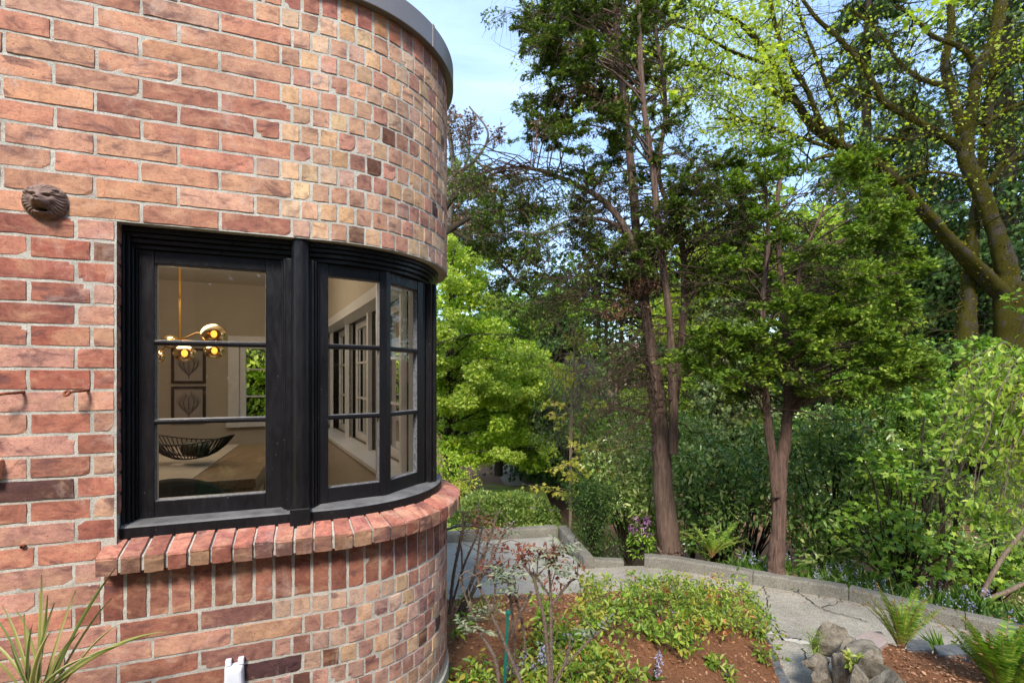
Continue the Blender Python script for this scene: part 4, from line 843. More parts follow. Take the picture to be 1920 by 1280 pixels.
def inpoly(poly, n):
    xs_ = [p[0] for p in poly]; ys_ = [p[1] for p in poly]; o = []
    while len(o) < n:
        x, y = R_.uniform(min(xs_), max(xs_)), R_.uniform(min(ys_), max(ys_))
        c = False
        for i in range(len(poly)):
            x0, y0 = poly[i]; x1, y1 = poly[(i + 1) % len(poly)]
            if (y0 > y) != (y1 > y) and x < (x1 - x0) * (y - y0) / (y1 - y0) + x0: c = not c
        if c: o.append((x, y))
    return o
def tree(name, label, cat, base, stems, clumps, leaf, tm, bark, lsize, dens_, depth=.4, droop=.2, twn=10, twl=.3, twr=.004, group=None, limbr=.02, sag=.1, flat=.45, extra=None, twdroop=.2, limbs=True, shell=.5):
    """stems: tubes; clumps: [(px,py,Y,rpx)]; crown leaves in clumps, each clump hung on a limb from the nearest stem"""
    o = empty(name, base, label, cat, group); T = list(stems); cr_ = Crown()
    for (px, py, Y, r) in clumps:
        c = P(px, py, Y); rm = r * Y / F
        if limbs and stems:
            a, ra = nearest(stems, c); q = limb(a, c, sag); T.append((q, np.linspace(min(ra * .45, limbr), limbr * .25, len(q)), 5))
            if NR.random() < .6: q2 = limb(q[3], c + NR.normal(size=3) * rm * .7, sag * .5, 4); T.append((q2, np.linspace(limbr * .4, limbr * .12, 4), 4))
        T += twigs(c, (rm, rm * depth * 2, rm * flat), twn, twl, twr, twdroop)
        n = int(dens_ * (r / 30.) ** 2 * NR.uniform(.7, 1.3))
        if tm == 'spray' and n > 0:
            nb = max(5, int(13 * r / 40)); k = max(6, n // nb); a0 = nearest(stems, c)[0] if stems else c
            out_ = unit(c - a0)
            for j in range(nb):
                st_ = c + NR.normal(size=3) * rm * np.array([.35, .35, .2]) - out_ * rm * .3; e_ = st_ + unit(NR.normal(size=3) * np.array([1, 1, .38]) + out_ * .8 + np.array([0, 0, -droop * .6])) * rm * NR.uniform(.6, 1.35)
                q = limb(st_, e_, .04, 5, .12); T.append((q, np.linspace(twr * 1.4, twr * .4, 5), 3)); f = NR.random(k) ** .7 * 4; i_ = np.minimum(f.astype(int), 3); f = (f - i_)[:, None]
                d_ = unit(q[i_ + 1] - q[i_]); p_ = q[i_] * (1 - f) + q[i_ + 1] * f + NR.normal(size=(k, 3)) * lsize * .35
                cr_.add(p_, unit(d_ + NR.normal(size=(k, 3)) * [.75, .75, .4] + [0, 0, -droop * .7]), NR.normal(size=(k, 3)) * .6 + [0, 0, 1], lsize * NR.uniform(.6, 1.3, k))
        elif n > 0:
            for k in range(3):     # clump = three flattened pads
                cc = c + NR.normal(size=3) * rm * np.array([.45, .45, .3]); cr_.blob(cc, (rm * .75, rm * .75, rm * flat), n // 3 + 1, lsize, droop, shell)
    tubes('trunk', T, BARK[bark], o, 6, .12)
    if cr_.p: cr_.build('crown', tm, LF[leaf], o)
    if extra: extra(o)
    return o
def clumps(poly, n, Y, dY, r0, r1): return [(x, y, Y + R_.uniform(-dY, dY), R_.uniform(r0, r1)) for x, y in inpoly(poly, n)]

c = Crown(); q = []
while len(q) < 420:
    x, y = R_.uniform(-2, 5.2), R_.uniform(2.8, 7.0)
    if y < ky(x) + .02 and (x > .9 or y < 6.4): q.append((x, y - (.0 if R_.random() < .5 else 0), DZ + .012))
for i_ in range(2, len(D_) - 2):
    for _ in range(7): x, y = D_[i_]; q.append((x - R_.random() ** 2 * .12, y - .02 - R_.random() ** 2 * .1, DZ + .012))
for cc_ in CR[:5]:
    for p in crackline(cc_):
        if R_.random() < .5: q.append((p[0], p[1], DZ + .012))
q = np.array(q); k = len(q); c.add(q, unit(NR.normal(size=(k, 3)) * [1, 1, .15]), NR.normal(size=(k, 3)) * .3 + [0, 0, 1], NR.uniform(.006, .026, k)); litter_ = c
tag(litter_.build('leaf_litter', 'diam', LF['deadleaf']), 'small dry leaves and bud scales lying on the concrete drive', 'leaves', kind='stuff')
# ------------------------------------------------------------ the trees
# tall multi-stemmed cypress in the middle
st = [stempath([(1254, 1045, 25.65), (1252, 1020, 19.95), (1246, 900, 18.05), (1238, 820, 16.15), (1228, 720, 14.25), (1210, 580, 8.88), (1196, 450, 8.14), (1185, 330, 7.40), (1170, 200, 6.66), (1158, 60, 5.18), (1150, -90, 3.70)], 6.2, .2),
      stempath([(1263, 850, 8.55), (1262, 720, 8.55), (1256, 600, 5.92), (1240, 470, 6.66), (1226, 330, 5.92), (1206, 180, 5.18), (1196, 20, 4.44), (1190, -90, 2.96)], 6.1, -.2),
      stempath([(1235, 760, 7.60), (1205, 560, 6.66), (1183, 450, 5.92), (1140, 385, 5.18), (1085, 350, 4.44), (1020, 322, 3.70), (960, 314, 2.22), (915, 330, 1.48)], 6.2, -.3),
      stempath([(1265, 760, 7.60), (1283, 560, 5.92), (1276, 440, 5.18), (1236, 330, 4.44), (1248, 200, 3.70), (1230, 60, 2.96)], 6.3, .3),
      stempath([(1195, 480, 3.70), (1150, 420, 2.96), (1080, 410, 2.22), (1010, 440, 1.48)], 6.2, -.3)]
up = [(1000, 60, 45), (1030, 20, 50), (1080, 10, 55), (1130, 30, 50), (1050, 90, 50), (1100, 110, 50), (1000, 130, 30), (1020, 190, 40), (1060, 170, 45), (1120, 170, 40), (1000, 250, 32), (1035, 265, 40), (1080, 240, 35), (1180, 60, 45), (1220, 30, 40), (1190, 140, 40), (1250, 120, 35), (1160, 250, 35), (1260, 220, 40), (1300, 290, 45), (1240, 300, 35), (1320, 360, 50), (1130, 310, 28), (1100, 330, 30), (1190, 340, 30), (1360, 300, 35), (1270, 400, 45), (1330, 440, 45), (1380, 390, 40)]
lowc = clumps([(1290, 260), (1400, 280), (1400, 500), (1320, 560), (1270, 420)], 16, 6.2, .6, 20, 36) + clumps([(1000, 20), (1240, -20), (1280, 180), (1160, 300), (980, 260)], 44, 6.3, .8, 20, 36) + clumps([(1080, 380), (1340, 380), (1330, 560), (1220, 560), (1100, 520)], 34, 6.2, .6, 18, 34) + clumps([(870, 330), (1000, 330), (1080, 400), (1090, 560), (980, 600), (900, 520)], 18, 6.6, .4, 18, 30)
cl = [(x, y, 6.2 + R_.uniform(-.7, .7), r) for x, y, r in up] + lowc
def dead(o):
    T = []; c2 = Crown(); c3 = Crown()
    for x, y in inpoly([(1010, 430), (1230, 400), (1240, 840), (1150, 900), (1060, 780), (1010, 640)], 60):
        c = P(x, y, 6.1 + R_.uniform(-.6, .6)); T += twigs(c, (.25, .3, .2), 12, .42, .0028, .9)
        a, ra = nearest(st, c, .0); T.append((limb(a, c, .15), np.linspace(.009, .002, 6), 4))
    for k in range(300):
        s_ = R_.choice(st[:2] + st[2:3] + st[3:4]); q = s_[0]; i_ = R_.randrange(len(q)); a_ = q[i_]; py = HOR - a_[2] / a_[1] * F
        if not -60 < py < 800: continue
        lf = R_.random() < .62; L_ = R_.uniform(.4, 1.7) * (1 if py < 620 else .6); e_ = a_ + np.array([(-1 if lf else .8) * L_, R_.gauss(0, .35), (-L_ * R_.uniform(.1, .7)) if py > 250 else L_ * R_.uniform(-.2, .5)]); qq = limb(a_, e_, .16, 9, .13); T.append((qq, np.linspace(.0085, .002, 9), 4))
        for j in range(2, 9):
            for _ in range(2): d_ = unit(np.array([R_.gauss(-.2, .6), R_.gauss(0, .6), R_.gauss(-.5, .4)])); l_ = R_.uniform(.12, .4); T.append((np.array([qq[j], qq[j] + d_ * l_ * .5 + NR.normal(size=3) * .02, qq[j] + d_ * l_ + np.array([0, 0, -.05])]), [.003, .0022, .001], 3))
        if R_.random() < .6 and py < 600: c3.blob(e_, (.16, .16, .08), 70, .045, .4); c3.blob(qq[6], (.14, .14, .07), 50, .045, .4)
    for x, y in inpoly([(1130, 540), (1215, 500), (1220, 580), (1150, 590)], 10):
        c2.blob(P(x, y, 6.0), (.16, .16, .08), 260, .035, .4)
    for x, y in inpoly([(1010, 90), (1180, 20), (1160, 260), (1000, 300)], 16): c2.blob(P(x, y, 6.2 + R_.uniform(-.4, .4)), (.18, .18, .08), 130, .04, .3)
    tubes('dead_twigs', T, BARK['twig'], o); c2.build('dead_foliage', 'spray', LF['brown'], o); c3.build('inner_foliage', 'spray', LF['cedar'], o)
tree('cypress_tree', 'tall multi-stemmed cypress with thick bare trunk behind the long kerb', 'tree', P(1254, 1040, 6.2), st, cl, 'cedar', 'spray', 'cedar', .045, 640, .4, .25, 22, .26, .0026, extra=dead, limbr=.016)
# forked cypress
st2 = [stempath([(1456, 1075, 15.84), (1457, 1050, 13.46), (1460, 980, 12.67), (1462, 920, 12.67)], 5.5), stempath([(1456, 930, 7.92), (1450, 880, 7.92), (1441, 800, 7.13), (1434, 700, 5.63), (1430, 580, 4.93), (1440, 460, 3.52), (1436, 350, 2.11)], 5.45, -.1),
       stempath([(1463, 930, 10.30), (1468, 860, 10.30), (1477, 760, 8.71), (1474, 640, 6.34), (1462, 500, 4.93), (1458, 380, 3.52), (1470, 290, 2.11)], 5.55, .1), stempath([(1477, 740, 5.54), (1490, 620, 4.22), (1500, 500, 3.52), (1540, 400, 2.11)], 5.5, .2)]
cl2 = clumps([(1270, 650), (1380, 560), (1560, 560), (1700, 640), (1760, 690), (1650, 760), (1480, 720), (1330, 750)], 40, 5.4, .7, 20, 40) + clumps([(1380, 330), (1450, 250), (1560, 270), (1640, 320), (1740, 420), (1720, 600), (1400, 580), (1330, 430)], 66, 5.6, .9, 18, 38) + clumps([(1560, 560), (1740, 640), (1800, 740), (1640, 740)], 16, 5.4, .5, 20, 36) + [(1300, 680, 5.2, 40), (1400, 640, 5.0, 46), (1350, 650, 5.1, 40), (1420, 700, 5.0, 40), (1590, 610, 5.0, 46), (1640, 650, 5.0, 50), (1700, 700, 5.0, 44), (1520, 600, 5.1, 44), (1610, 300, 5.6, 30)]
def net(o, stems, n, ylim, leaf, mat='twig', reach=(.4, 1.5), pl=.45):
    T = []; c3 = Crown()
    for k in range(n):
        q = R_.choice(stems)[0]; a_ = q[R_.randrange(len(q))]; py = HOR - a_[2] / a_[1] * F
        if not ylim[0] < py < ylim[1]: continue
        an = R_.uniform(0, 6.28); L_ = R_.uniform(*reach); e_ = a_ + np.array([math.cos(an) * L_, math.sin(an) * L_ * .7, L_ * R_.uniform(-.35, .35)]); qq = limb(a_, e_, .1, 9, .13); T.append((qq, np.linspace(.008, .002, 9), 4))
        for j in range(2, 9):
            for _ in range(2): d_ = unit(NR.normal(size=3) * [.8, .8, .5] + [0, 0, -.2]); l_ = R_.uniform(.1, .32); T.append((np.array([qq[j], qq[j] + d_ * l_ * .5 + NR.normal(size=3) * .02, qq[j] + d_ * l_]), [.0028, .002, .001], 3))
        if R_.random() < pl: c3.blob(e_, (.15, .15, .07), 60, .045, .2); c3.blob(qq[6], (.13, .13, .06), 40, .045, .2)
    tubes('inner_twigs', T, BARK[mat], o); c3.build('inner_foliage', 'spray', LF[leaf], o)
tree('cypress_tree', 'younger cypress with a forked reddish trunk beside the kerb', 'tree', P(1456, 1065, 5.5), st2, cl2, 'cedarpale', 'spray', 'red', .045, 820, .4, .1, 8, .2, .0026, limbr=.012, extra=lambda o: net(o, st2[1:], 120, (260, 800), 'cedar'))
# mossy maple
MY = 11.0
sm = [stempath([(1900, 900, 23.52), (1897, 760, 22.68), (1895, 660, 22.85), (1890, 560, 20.16), (1882, 500, 16.13), (1859, 422, 13.44), (1832, 350, 12.77), (1808, 290, 12.10), (1824, 188, 9.41), (1832, 129, 9.41), (1859, 86, 8.06), (1871, 23, 7.39), (1878, -70, 6.05)], MY),
      stempath([(1885, 560, 14.78), (1835, 505, 13.44), (1785, 453, 11.42), (1734, 398, 10.75), (1687, 348, 9.41), (1635, 300, 8.74), (1578, 275, 8.06), (1527, 240, 7.39), (1496, 195, 6.72), (1453, 125, 6.05), (1414, 70, 4.70), (1367, 31, 3.36), (1300, 10, 2.02)], MY, -1.0),
      stempath([(1800, 900, 15.12), (1808, 740, 14.28), (1810, 640, 17.47), (1815, 560, 12.10), (1822, 470, 10.08), (1839, 320, 6.72), (1855, 195, 6.72), (1867, 98, 6.05), (1882, 0, 5.38), (1890, -70, 4.70)], MY, .6),
      stempath([(1804, 282, 8.06), (1780, 262, 6.05), (1750, 246, 6.05), (1691, 213, 5.38), (1656, 191, 5.38), (1638, 156, 4.70), (1609, 113, 4.70), (1570, 70, 4.03), (1531, 35, 3.36), (1490, -20, 2.69)], MY, -.7),
      stempath([(1808, 250, 8.74), (1800, 220, 8.06), (1785, 176, 7.39), (1773, 117, 6.72), (1785, 50, 6.05), (1778, -40, 4.70)], MY, .5),
      stempath([(1780, 165, 4.70), (1750, 155, 4.03), (1718, 144, 4.03), (1683, 113, 3.36), (1656, 70, 2.69), (1625, 39, 2.69), (1580, 10, 1.34)], MY, .5),
      stempath([(1832, 129, 6.05), (1804, 90, 4.70), (1750, 70, 3.36), (1718, 39, 2.69), (1680, 10, 2.02)], MY, -.5),
      stempath([(1855, 345, 5.38), (1882, 309, 4.70), (1920, 289, 4.70), (1980, 270, 3.36)], MY, -.3), stempath([(1845, 235, 4.03), (1880, 210, 3.36), (1925, 190, 2.69)], MY), stempath([(1865, 140, 4.03), (1895, 120, 4.03), (1935, 105, 3.36)], MY),
      stempath([(1578, 275, 5.38), (1539, 230, 4.70), (1515, 172, 4.03), (1488, 129, 4.03), (1464, 78, 3.36), (1449, 23, 3.36), (1440, -40, 2.69)], MY - .8, -.4), stempath([(1580, 270, 4.03), (1574, 219, 3.36), (1554, 168, 3.36), (1523, 90, 2.69), (1500, 30, 2.02), (1490, -40, 2.02)], MY - .8, .6),
      stempath([(1562, 280, 3.36), (1510, 262, 2.69), (1450, 240, 2.69), (1400, 228, 2.02), (1340, 222, 1.34)], MY - .8, -.6), stempath([(1560, 290, 3.36), (1530, 300, 2.69), (1500, 330, 2.02)], MY - 1, -.3),
      stempath([(1496, 195, 3.36), (1420, 160, 2.69), (1330, 130, 2.02), (1240, 120, 1.34), (1160, 135, 1.01)], MY - .9, -1.5), stempath([(1453, 125, 3.36), (1380, 100, 2.69), (1300, 60, 2.02), (1200, 30, 1.34), (1120, 10, 1.01)], MY - .9, -2),
      stempath([(1770, 246, 2.02), (1700, 262, 2.02), (1640, 258, 1.34)], MY, -.5), stempath([(1800, 330, 2.69), (1740, 322, 2.02), (1690, 335, 1.34)], MY, -.5), stempath([(1656, 191, 2.02), (1600, 170, 1.68), (1560, 150, 1.34)], MY, -.5)]
TT = []
def subbr(path, n, ln, r, lvl=2, upb=.2):
    q = path[0]
    for _ in range(n):
        i = R_.randrange(len(q) // 4, len(q)); a = q[i]; d = unit(NR.normal(size=3) * np.array([1, .8, .7]) + np.array([-.2, 0, upb])); L_ = ln * R_.uniform(.5, 1.3); pts = [a]; p = a.copy(); dd = d
        for k in range(6): dd = unit(dd + NR.normal(size=3) * .22); p = p + dd * L_ / 6; pts.append(p)
        pts = np.array(pts); T_ = (pts, np.linspace(min(r, path[1][i] * .7), r * .25, 7), 5); TT.append(T_)
        if lvl: subbr(T_, 4, ln * .55, r * .5, lvl - 1, upb * .5)
for s_ in sm[1:]: subbr(s_, 9, 1.6, .018)
for s_ in sm[14:16] + sm[9:13]: subbr(s_, 14, 1.3, .012)
def mleaf(o):
    c = Crown(); tips = [t_[0][-1] for t_ in TT] + [t_[0][3] for t_ in TT]
    for p in tips:
        px = 960 + p[0] / p[1] * F; py = HOR - p[2] / p[1] * F
        if py > 420: continue
        k = 2 if px < 1480 else (1 if NR.random() < .2 else -3)
        c.blob(p, (.2, .2, .1), max(0, k + int(NR.random() * 3)), .062, .35, .2, .5)
    for x, y in inpoly([(1100, 20), (1180, -20), (1520, -20), (1500, 90), (1400, 170), (1280, 190), (1120, 160)], 62): c.blob(P(x, y, MY - 2 + R_.uniform(-1.3, 1.2)), (.26, .26, .09), 7, .078, .35, .2, .5)
    for x, y in [(1120, 190), (1105, 180), (1150, 170), (1180, 185), (1200, 240), (1215, 160), (1170, 210), (1090, 195), (1250, 185), (1280, 180), (1230, 110), (1190, 90), (1700, 30), (1730, 40), (1760, 20), (1420, 170), (1450, 100)]: c.blob(P(x, y, MY - 3), (.2, .2, .08), 16, .12, .4, .2, .4)
    for x, y in inpoly([(1380, 180), (1500, 190), (1540, 330), (1420, 420), (1300, 330)], 46): c.blob(P(x, y, MY + 1 + R_.uniform(-1, 2)), (.3, .3, .12), 7, .07, .35, .2, .5)
    for x, y in inpoly([(1500, 0), (1900, 0), (1900, 420), (1640, 330)], 22): c.blob(P(x, y, MY + .5 + R_.uniform(-1, 1)), (.22, .22, .08), 8, .08, .35, .2, .5)
    c.build('crown', 'maple', LF['maple'], o); mo = Crown()
    for q, r_, *_ in sm:
        n = int(len(q) * 60); i_ = NR.integers(0, len(q) - 1, n); f = NR.random(n)[:, None]; d_ = unit(NR.normal(size=(n, 3)) + [-.25, 0, .55]); rr_ = r_[i_][:, None]
        mo.add(q[i_] * (1 - f) + q[i_ + 1] * f + d_ * rr_ * .93, unit(d_ + NR.normal(size=(n, 3)) * .6), NR.normal(size=(n, 3)), NR.uniform(.02, .055, n) * np.clip(rr_[:, 0] / .1, .5, 1))
    mo.build('moss', 'diam', LF['moss'], o)
o = empty('maple_tree', P(1890, 700, MY), 'big mossy maple with leaning limbs and sparse yellow-green spring leaves', 'tree')
tubes('trunk', sm, BARK['moss'], o, 14, .14); tubes('branches', TT, BARK['moss'], o); mleaf(o)
# leaning mossy trunk low in the thicket
sl_ = [stempath([(1745, 1060, 16), (1722, 1000, 15), (1695, 900, 14), (1662, 830, 13), (1610, 760, 12), (1560, 715, 10), (1500, 690, 7)], 9.0, .5), stempath([(1695, 900, 8), (1690, 800, 7), (1700, 700, 4), (1690, 610, 1)], 9.0)]
tree('leaning_tree', 'leaning brown trunk covered in moss low in the thicket', 'tree', P(1745, 1070, 9), sl_, clumps([(1560, 700), (1760, 640), (1800, 820), (1640, 860)], 22, 8.6, .6, 24, 40), 'mid', 'diam', 'moss', .06, 260, limbr=.014)
# tall conifer at the right edge, and others behind
def conifer(label, base, stem, spans, leaf, Y, lsize=.12, dens_=120, group='conifers behind the maple', name='conifer', tm='spray', droop=.7, nb=70):
    o = empty(name, base, label, 'tree', group); T = [stem]; c = Crown(); q = stem[0]
    top, bot, wt, wb = spans
    for k in range(nb):
        f = R_.random() ** .9; z = top + (bot - top) * f; i = int(np.abs(q[:, 2] - z).argmin()); a = q[i]; an = R_.uniform(0, 2 * math.pi); L_ = (wt + (wb - wt) * f) * R_.uniform(.65, 1.1)
        e = a + np.array([math.cos(an) * L_, math.sin(an) * L_ * .8, -L_ * .28 + L_ * .1]); lb = limb(a, e, .14, 7); T.append((lb, np.linspace(.03, .006, 7), 4))
        for j in range(2, 7):
            p = lb[j]; n = int(dens_ / 6 * R_.uniform(.6, 1.3)); w_ = L_ * .13
            pp = p + NR.normal(size=(n, 3)) * [w_, w_, w_ * .35]; pp[:, 2] -= np.abs(NR.normal(size=n)) * w_ * .8; dd = unit(NR.normal(size=(n, 3)) * [.6, .6, .3] + [math.cos(an) * .4, math.sin(an) * .4, -droop]); c.add(pp, dd, NR.normal(size=(n, 3)) + [0, 0, .5], lsize * NR.uniform(.6, 1.3, n))
    tubes('trunk', T, BARK['dark'], o); c.build('crown', tm, LF[leaf], o); return o
G_ = 'conifers behind the maple'
conifer('tall dark conifer with bare upper trunk at the right edge behind the maple', P(1888, 800, 15), stempath([(1888, 800, 20), (1888, 500, 18), (1884, 250, 14), (1878, 0, 12), (1875, -200, 10)], 15), (12, .5, 1.8, 4.2), 'dark', 15, .2, 170, G_, nb=110)
conifer('dark drooping conifer filling the gap left of the mossy limb', P(1700, 900, 19), stempath([(1700, 900, 12), (1705, 500, 9), (1712, 250, 5), (1716, 130, 2)], 19), (11, -2.5, .4, 4.4), 'dark', 19, .22, 190, G_, nb=130)
conifer('drooping conifer with grey green sprays far behind the forked cypress', P(1560, 900, 22), stempath([(1560, 900, 12), (1560, 600, 9), (1560, 420, 5)], 22), (8, -3, .6, 5), 'hem', 22, .24, 190, G_, nb=120)
conifer('tall dark conifer rising behind the fork of the mossy limbs', P(1620, 900, 20), stempath([(1620, 900, 14), (1622, 500, 11), (1625, 200, 8), (1628, -60, 4)], 20), (16, -2.5, 1.0, 4.6), 'dark', 20, .22, 170, G_, nb=150)
conifer('tall conifer at the far right behind the bare upper trunk', P(1960, 900, 18), stempath([(1960, 900, 14), (1950, 500, 12), (1940, 100, 9), (1935, -160, 6)], 18), (15, -2.5, 1.6, 4.2), 'hem', 18, .22, 170, G_, nb=140)
conifer('dark cedar in the middle distance behind the little sapling', P(1060, 900, 18), stempath([(1060, 900, 10), (1062, 700, 8), (1058, 600, 3)], 18), (2.6, -3.4, .5, 2.6), 'dark', 18, .2, 200, G_, nb=120)
conifer('pale green hemlock between the two cypress trunks', P(1360, 1000, 9.5), stempath([(1360, 1000, 9), (1362, 820, 7), (1360, 640, 4), (1358, 560, 2)], 9.5), (1.6, -2.6, .3, 1.6), 'hem', 9.5, .11, 150, G_, nb=90)
conifer('dark conifer behind the mossy twin trunk', P(1800, 900, 17), stempath([(1800, 900, 10), (1790, 600, 8), (1785, 420, 3)], 17), (6, -3.5, .5, 3.6), 'dark', 17, .2, 180, G_, nb=110)
conifer('dark conifer deep behind the leaning trunk', P(1330, 900, 24), stempath([(1330, 900, 10), (1330, 600, 8), (1330, 440, 3)], 24), (7, -3, .6, 4.6), 'dark', 24, .25, 180, G_, nb=120)
# weeping dead-twigged shrub mound
o = empty('weeping_conifer', P(1085, 900, 12), 'brownish weeping conifer mound between the sapling and the thick trunk', 'tree'); T = [stempath([(1095, 900, 9), (1085, 760, 7), (1080, 680, 5)], 12)]; c = Crown()
for k in range(150):
    an = R_.uniform(0, 6.28); a = P(1085, 700 - R_.uniform(0, 30), 12); L_ = R_.uniform(.3, 1.25); e = a + np.array([math.cos(an) * L_, math.sin(an) * L_, -R_.uniform(.2, 1.9)]); q = limb(a, e, .25, 7, .1); T.append((q, np.linspace(.008, .002, 7), 3))
    T += twigs(e, (.15, .15, .2), 7, .4, .003, 1.2); c.blob(e, (.2, .2, .16), 30, .06, .8)
tubes('trunk', T, BARK['grey'], o); c.build('crown', 'spray', LF['juniper'], o)
# hanging dark conifer boughs left
st5 = [stempath([(796, 900, 10), (800, 700, 9), (806, 500, 8), (830, 400, 6), (880, 340, 4)], 9.5), stempath([(815, 450, 5), (900, 400, 4), (985, 395, 2)], 9.5, -.4), stempath([(830, 420, 4), (920, 480, 3), (1000, 560, 2)], 9.5, -.4)]
cl = clumps([(880, 330), (1010, 310), (1040, 420), (1060, 560), (1010, 640), (960, 640), (900, 480)], 42, 9.2, .8, 18, 32)
tree('drooping_conifer', 'dark drooping conifer boughs between the wall and the tall cypress', 'tree', P(796, 900, 9.5), st5, cl, 'cedar', 'spray', 'dark', .055, 460, .45, .6, 16, .4, .004, twdroop=.9, limbr=.014)
st6 = [stempath([(850, 800, 10), (846, 600, 8), (842, 420, 6), (850, 320, 5), (838, 220, 3)], 16), stempath([(848, 330, 4), (890, 300, 3), (915, 250, 2), (880, 200, 1.5)], 16), stempath([(890, 300, 2.5), (935, 330, 2), (990, 318, 1.2)], 16), stempath([(850, 360, 3), (880, 285, 2), (870, 225, 1.5)], 16)]
cl = clumps([(835, 205), (880, 190), (900, 240), (870, 300), (840, 320)], 16, 16, .8, 14, 22) + clumps([(925, 240), (942, 245), (938, 270), (925, 265)], 4, 16, .3, 8, 12) + clumps([(845, 320), (920, 340), (900, 440), (850, 430)], 16, 16, .8, 16, 30)
tree('half_dead_conifer', 'half dead conifer with brown tips against the sky beside the wall', 'tree', P(850, 850, 16), st6, cl, 'brown', 'spray', 'grey', .13, 120, .45, .3, 10, .5, .007, limbr=.02)
tree('green_conifer', 'olive green conifer low behind the brown-tipped one', 'tree', P(842, 900, 18), [stempath([(842, 900, 8), (845, 500, 6), (850, 330, 3)], 18)], clumps([(840, 300), (880, 310), (930, 330), (940, 440), (880, 520), (838, 500)], 26, 18, 1, 24, 38), 'juniper', 'spray', 'dark', .16, 260, .45, .4, 10, .5, .007)
# bright maples left
G2 = 'bright green maples beyond the pad'
def maple2(label, base, stems, poly, n, Y, leafn='lime', r=(28, 46), ls=.10, de=300, dY=1.4): return tree('maple_tree', label, 'tree', base, stems, clumps(poly, n, Y, dY, *r), leafn, 'maple', 'dark', ls, de, .5, .35, 5, .4, .005, G2, .02, .1, .32, limbs=True)
maple2('bright green maple whose crown touches the dark window post', P(830, 920, 13), [stempath([(838, 920, 9), (842, 700, 7), (848, 500, 4), (855, 440, 2)], 13)], [(800, 460), (860, 420), (910, 480), (930, 590), (990, 660), (1000, 740), (980, 830), (940, 860), (830, 880), (790, 800), (800, 560)], 84, 13, 'lime', r=(18, 34), ls=.08, de=400)
maple2('mid green maple mingled with the bright one beside the window post', P(845, 930, 13.8), [stempath([(850, 930, 8), (856, 700, 6), (862, 520, 3)], 13.8)], [(820, 480), (880, 440), (930, 590), (1000, 680), (990, 830), (840, 880), (800, 700)], 60, 13.8, 'bright', r=(20, 36), ls=.085, de=380)
maple2('smaller green maple at the mouth of the forest path', P(935, 890, 16), [stempath([(935, 890, 9), (938, 780, 7), (950, 690, 4)], 16)], [(880, 760), (960, 640), (1040, 700), (1020, 860), (960, 845), (900, 870)], 46, 16, 'bright', ls=.12)
maple2('dark green maple behind the mouth of the forest path', P(1000, 880, 20), [stempath([(1000, 880, 8), (1002, 780, 7), (1004, 600, 4)], 20)], [(880, 640), (960, 560), (1060, 560), (1100, 700), (1060, 850), (960, 830)], 60, 20, 'mid', ls=.16, r=(30, 46))
maple2('sunny yellow-green maple glowing behind the cypress stems', P(1290, 900, 17), [stempath([(1290, 900, 9), (1290, 700, 7), (1300, 500, 4)], 17)], [(1230, 420), (1420, 380), (1440, 560), (1380, 700), (1240, 720), (1200, 560)], 50, 17, 'maple', ls=.14, de=150)
maple2('yellow-green maple glowing behind the forked cypress', P(1560, 900, 16), [stempath([(1560, 900, 9), (1550, 700, 7), (1540, 400, 4)], 16)], [(1440, 330), (1680, 420), (1700, 620), (1560, 700), (1420, 600)], 40, 16, 'bright', ls=.14, de=120)
maple2('yellow-green maple low between the trunks', P(1300, 980, 11), [stempath([(1300, 980, 7), (1302, 860, 6), (1310, 760, 3)], 11)], [(1250, 720), (1380, 740), (1360, 850), (1270, 840)], 20, 11, 'bright', ls=.09, de=170)
# far wood closing the view
c = Crown(); c2 = Crown(); T = []
for k in range(760):
    x = R_.uniform(-34, 62); y = R_.uniform(34, 50); top = (8.0 + 2 * math.sin(x * .35) + (3 if x > 8 else -1)); z = R_.uniform(-5, top); (c if R_.random() < .6 else c2).blob((x, y, z), (2.4, 2.2, 1.3), 150, .6, .4, .4)
    if k % 6 == 0: T.append((np.array([(x, y, -5), (x + .3, y, top - 2)]), [.3, .08], 5))
o = empty('far_wood', (10, 40, -4), 'dense dark wood closing the view behind every other tree', 'wood'); o['kind'] = 'stuff'
for q in (c.build('dark_foliage', 'spray', LF['dark'], o), c2.build('green_foliage', 'diam', LF['mid'], o), tubes('trunks', T, BARK['dark'], o)): q['kind'] = 'stuff'
# trees mirrored in the panes behind the viewer; the first added to cut sky reflection
for (x, y, lab) in ((1.3, -8.5, 'dark leafy tree added unseen behind the viewer to darken the left casement reflection'), (9, -5, 'leafy tree standing behind the viewer, mirrored in the curved panes'), (13, 1, 'leafy tree to the right of the viewer, mirrored in the curved panes')):
    o = empty('garden_tree', (x, y, -2.3), lab, 'tree'); tubes('trunk', [([(x, y, -2.5), (x + .2, y, 1), (x, y, 4)], [.25, .2, .1], 8)], BARK['dark'], o); c = Crown()
    for k in range(330): c.blob((x + R_.uniform(-2.6, 2.6), y + R_.uniform(-2.6, 2.6), R_.uniform(-1.6, 6)), (.8, .8, .45), 60, .32, .3, .4)
    c.build('crown', 'diam', LF['dark'], o)
# ivy hedge behind the house, seen through the room
o = empty('ivy_hedge', Rm(-.6, 6.6, -1.4), 'ivy covered hedge outside the rear window of the room', 'hedge'); c = Crown()
HE = ab(655, 700, 6.9)[0]
for k in range(260): c.blob(Rm(R_.uniform(-3.2, HE), 6.86 + R_.uniform(-.15, .15), R_.uniform(-1.6, 1.5)), (.3, .3, .28), 60, .09, .5, .4)
c.build('foliage', 'diam', LF['bright'], o); m_ = MB(); rbox(m_, -3.4, HE - .1, 7.0, 7.2, -2.6, 1.3); m_.build('backing', BARK['dark'], o)
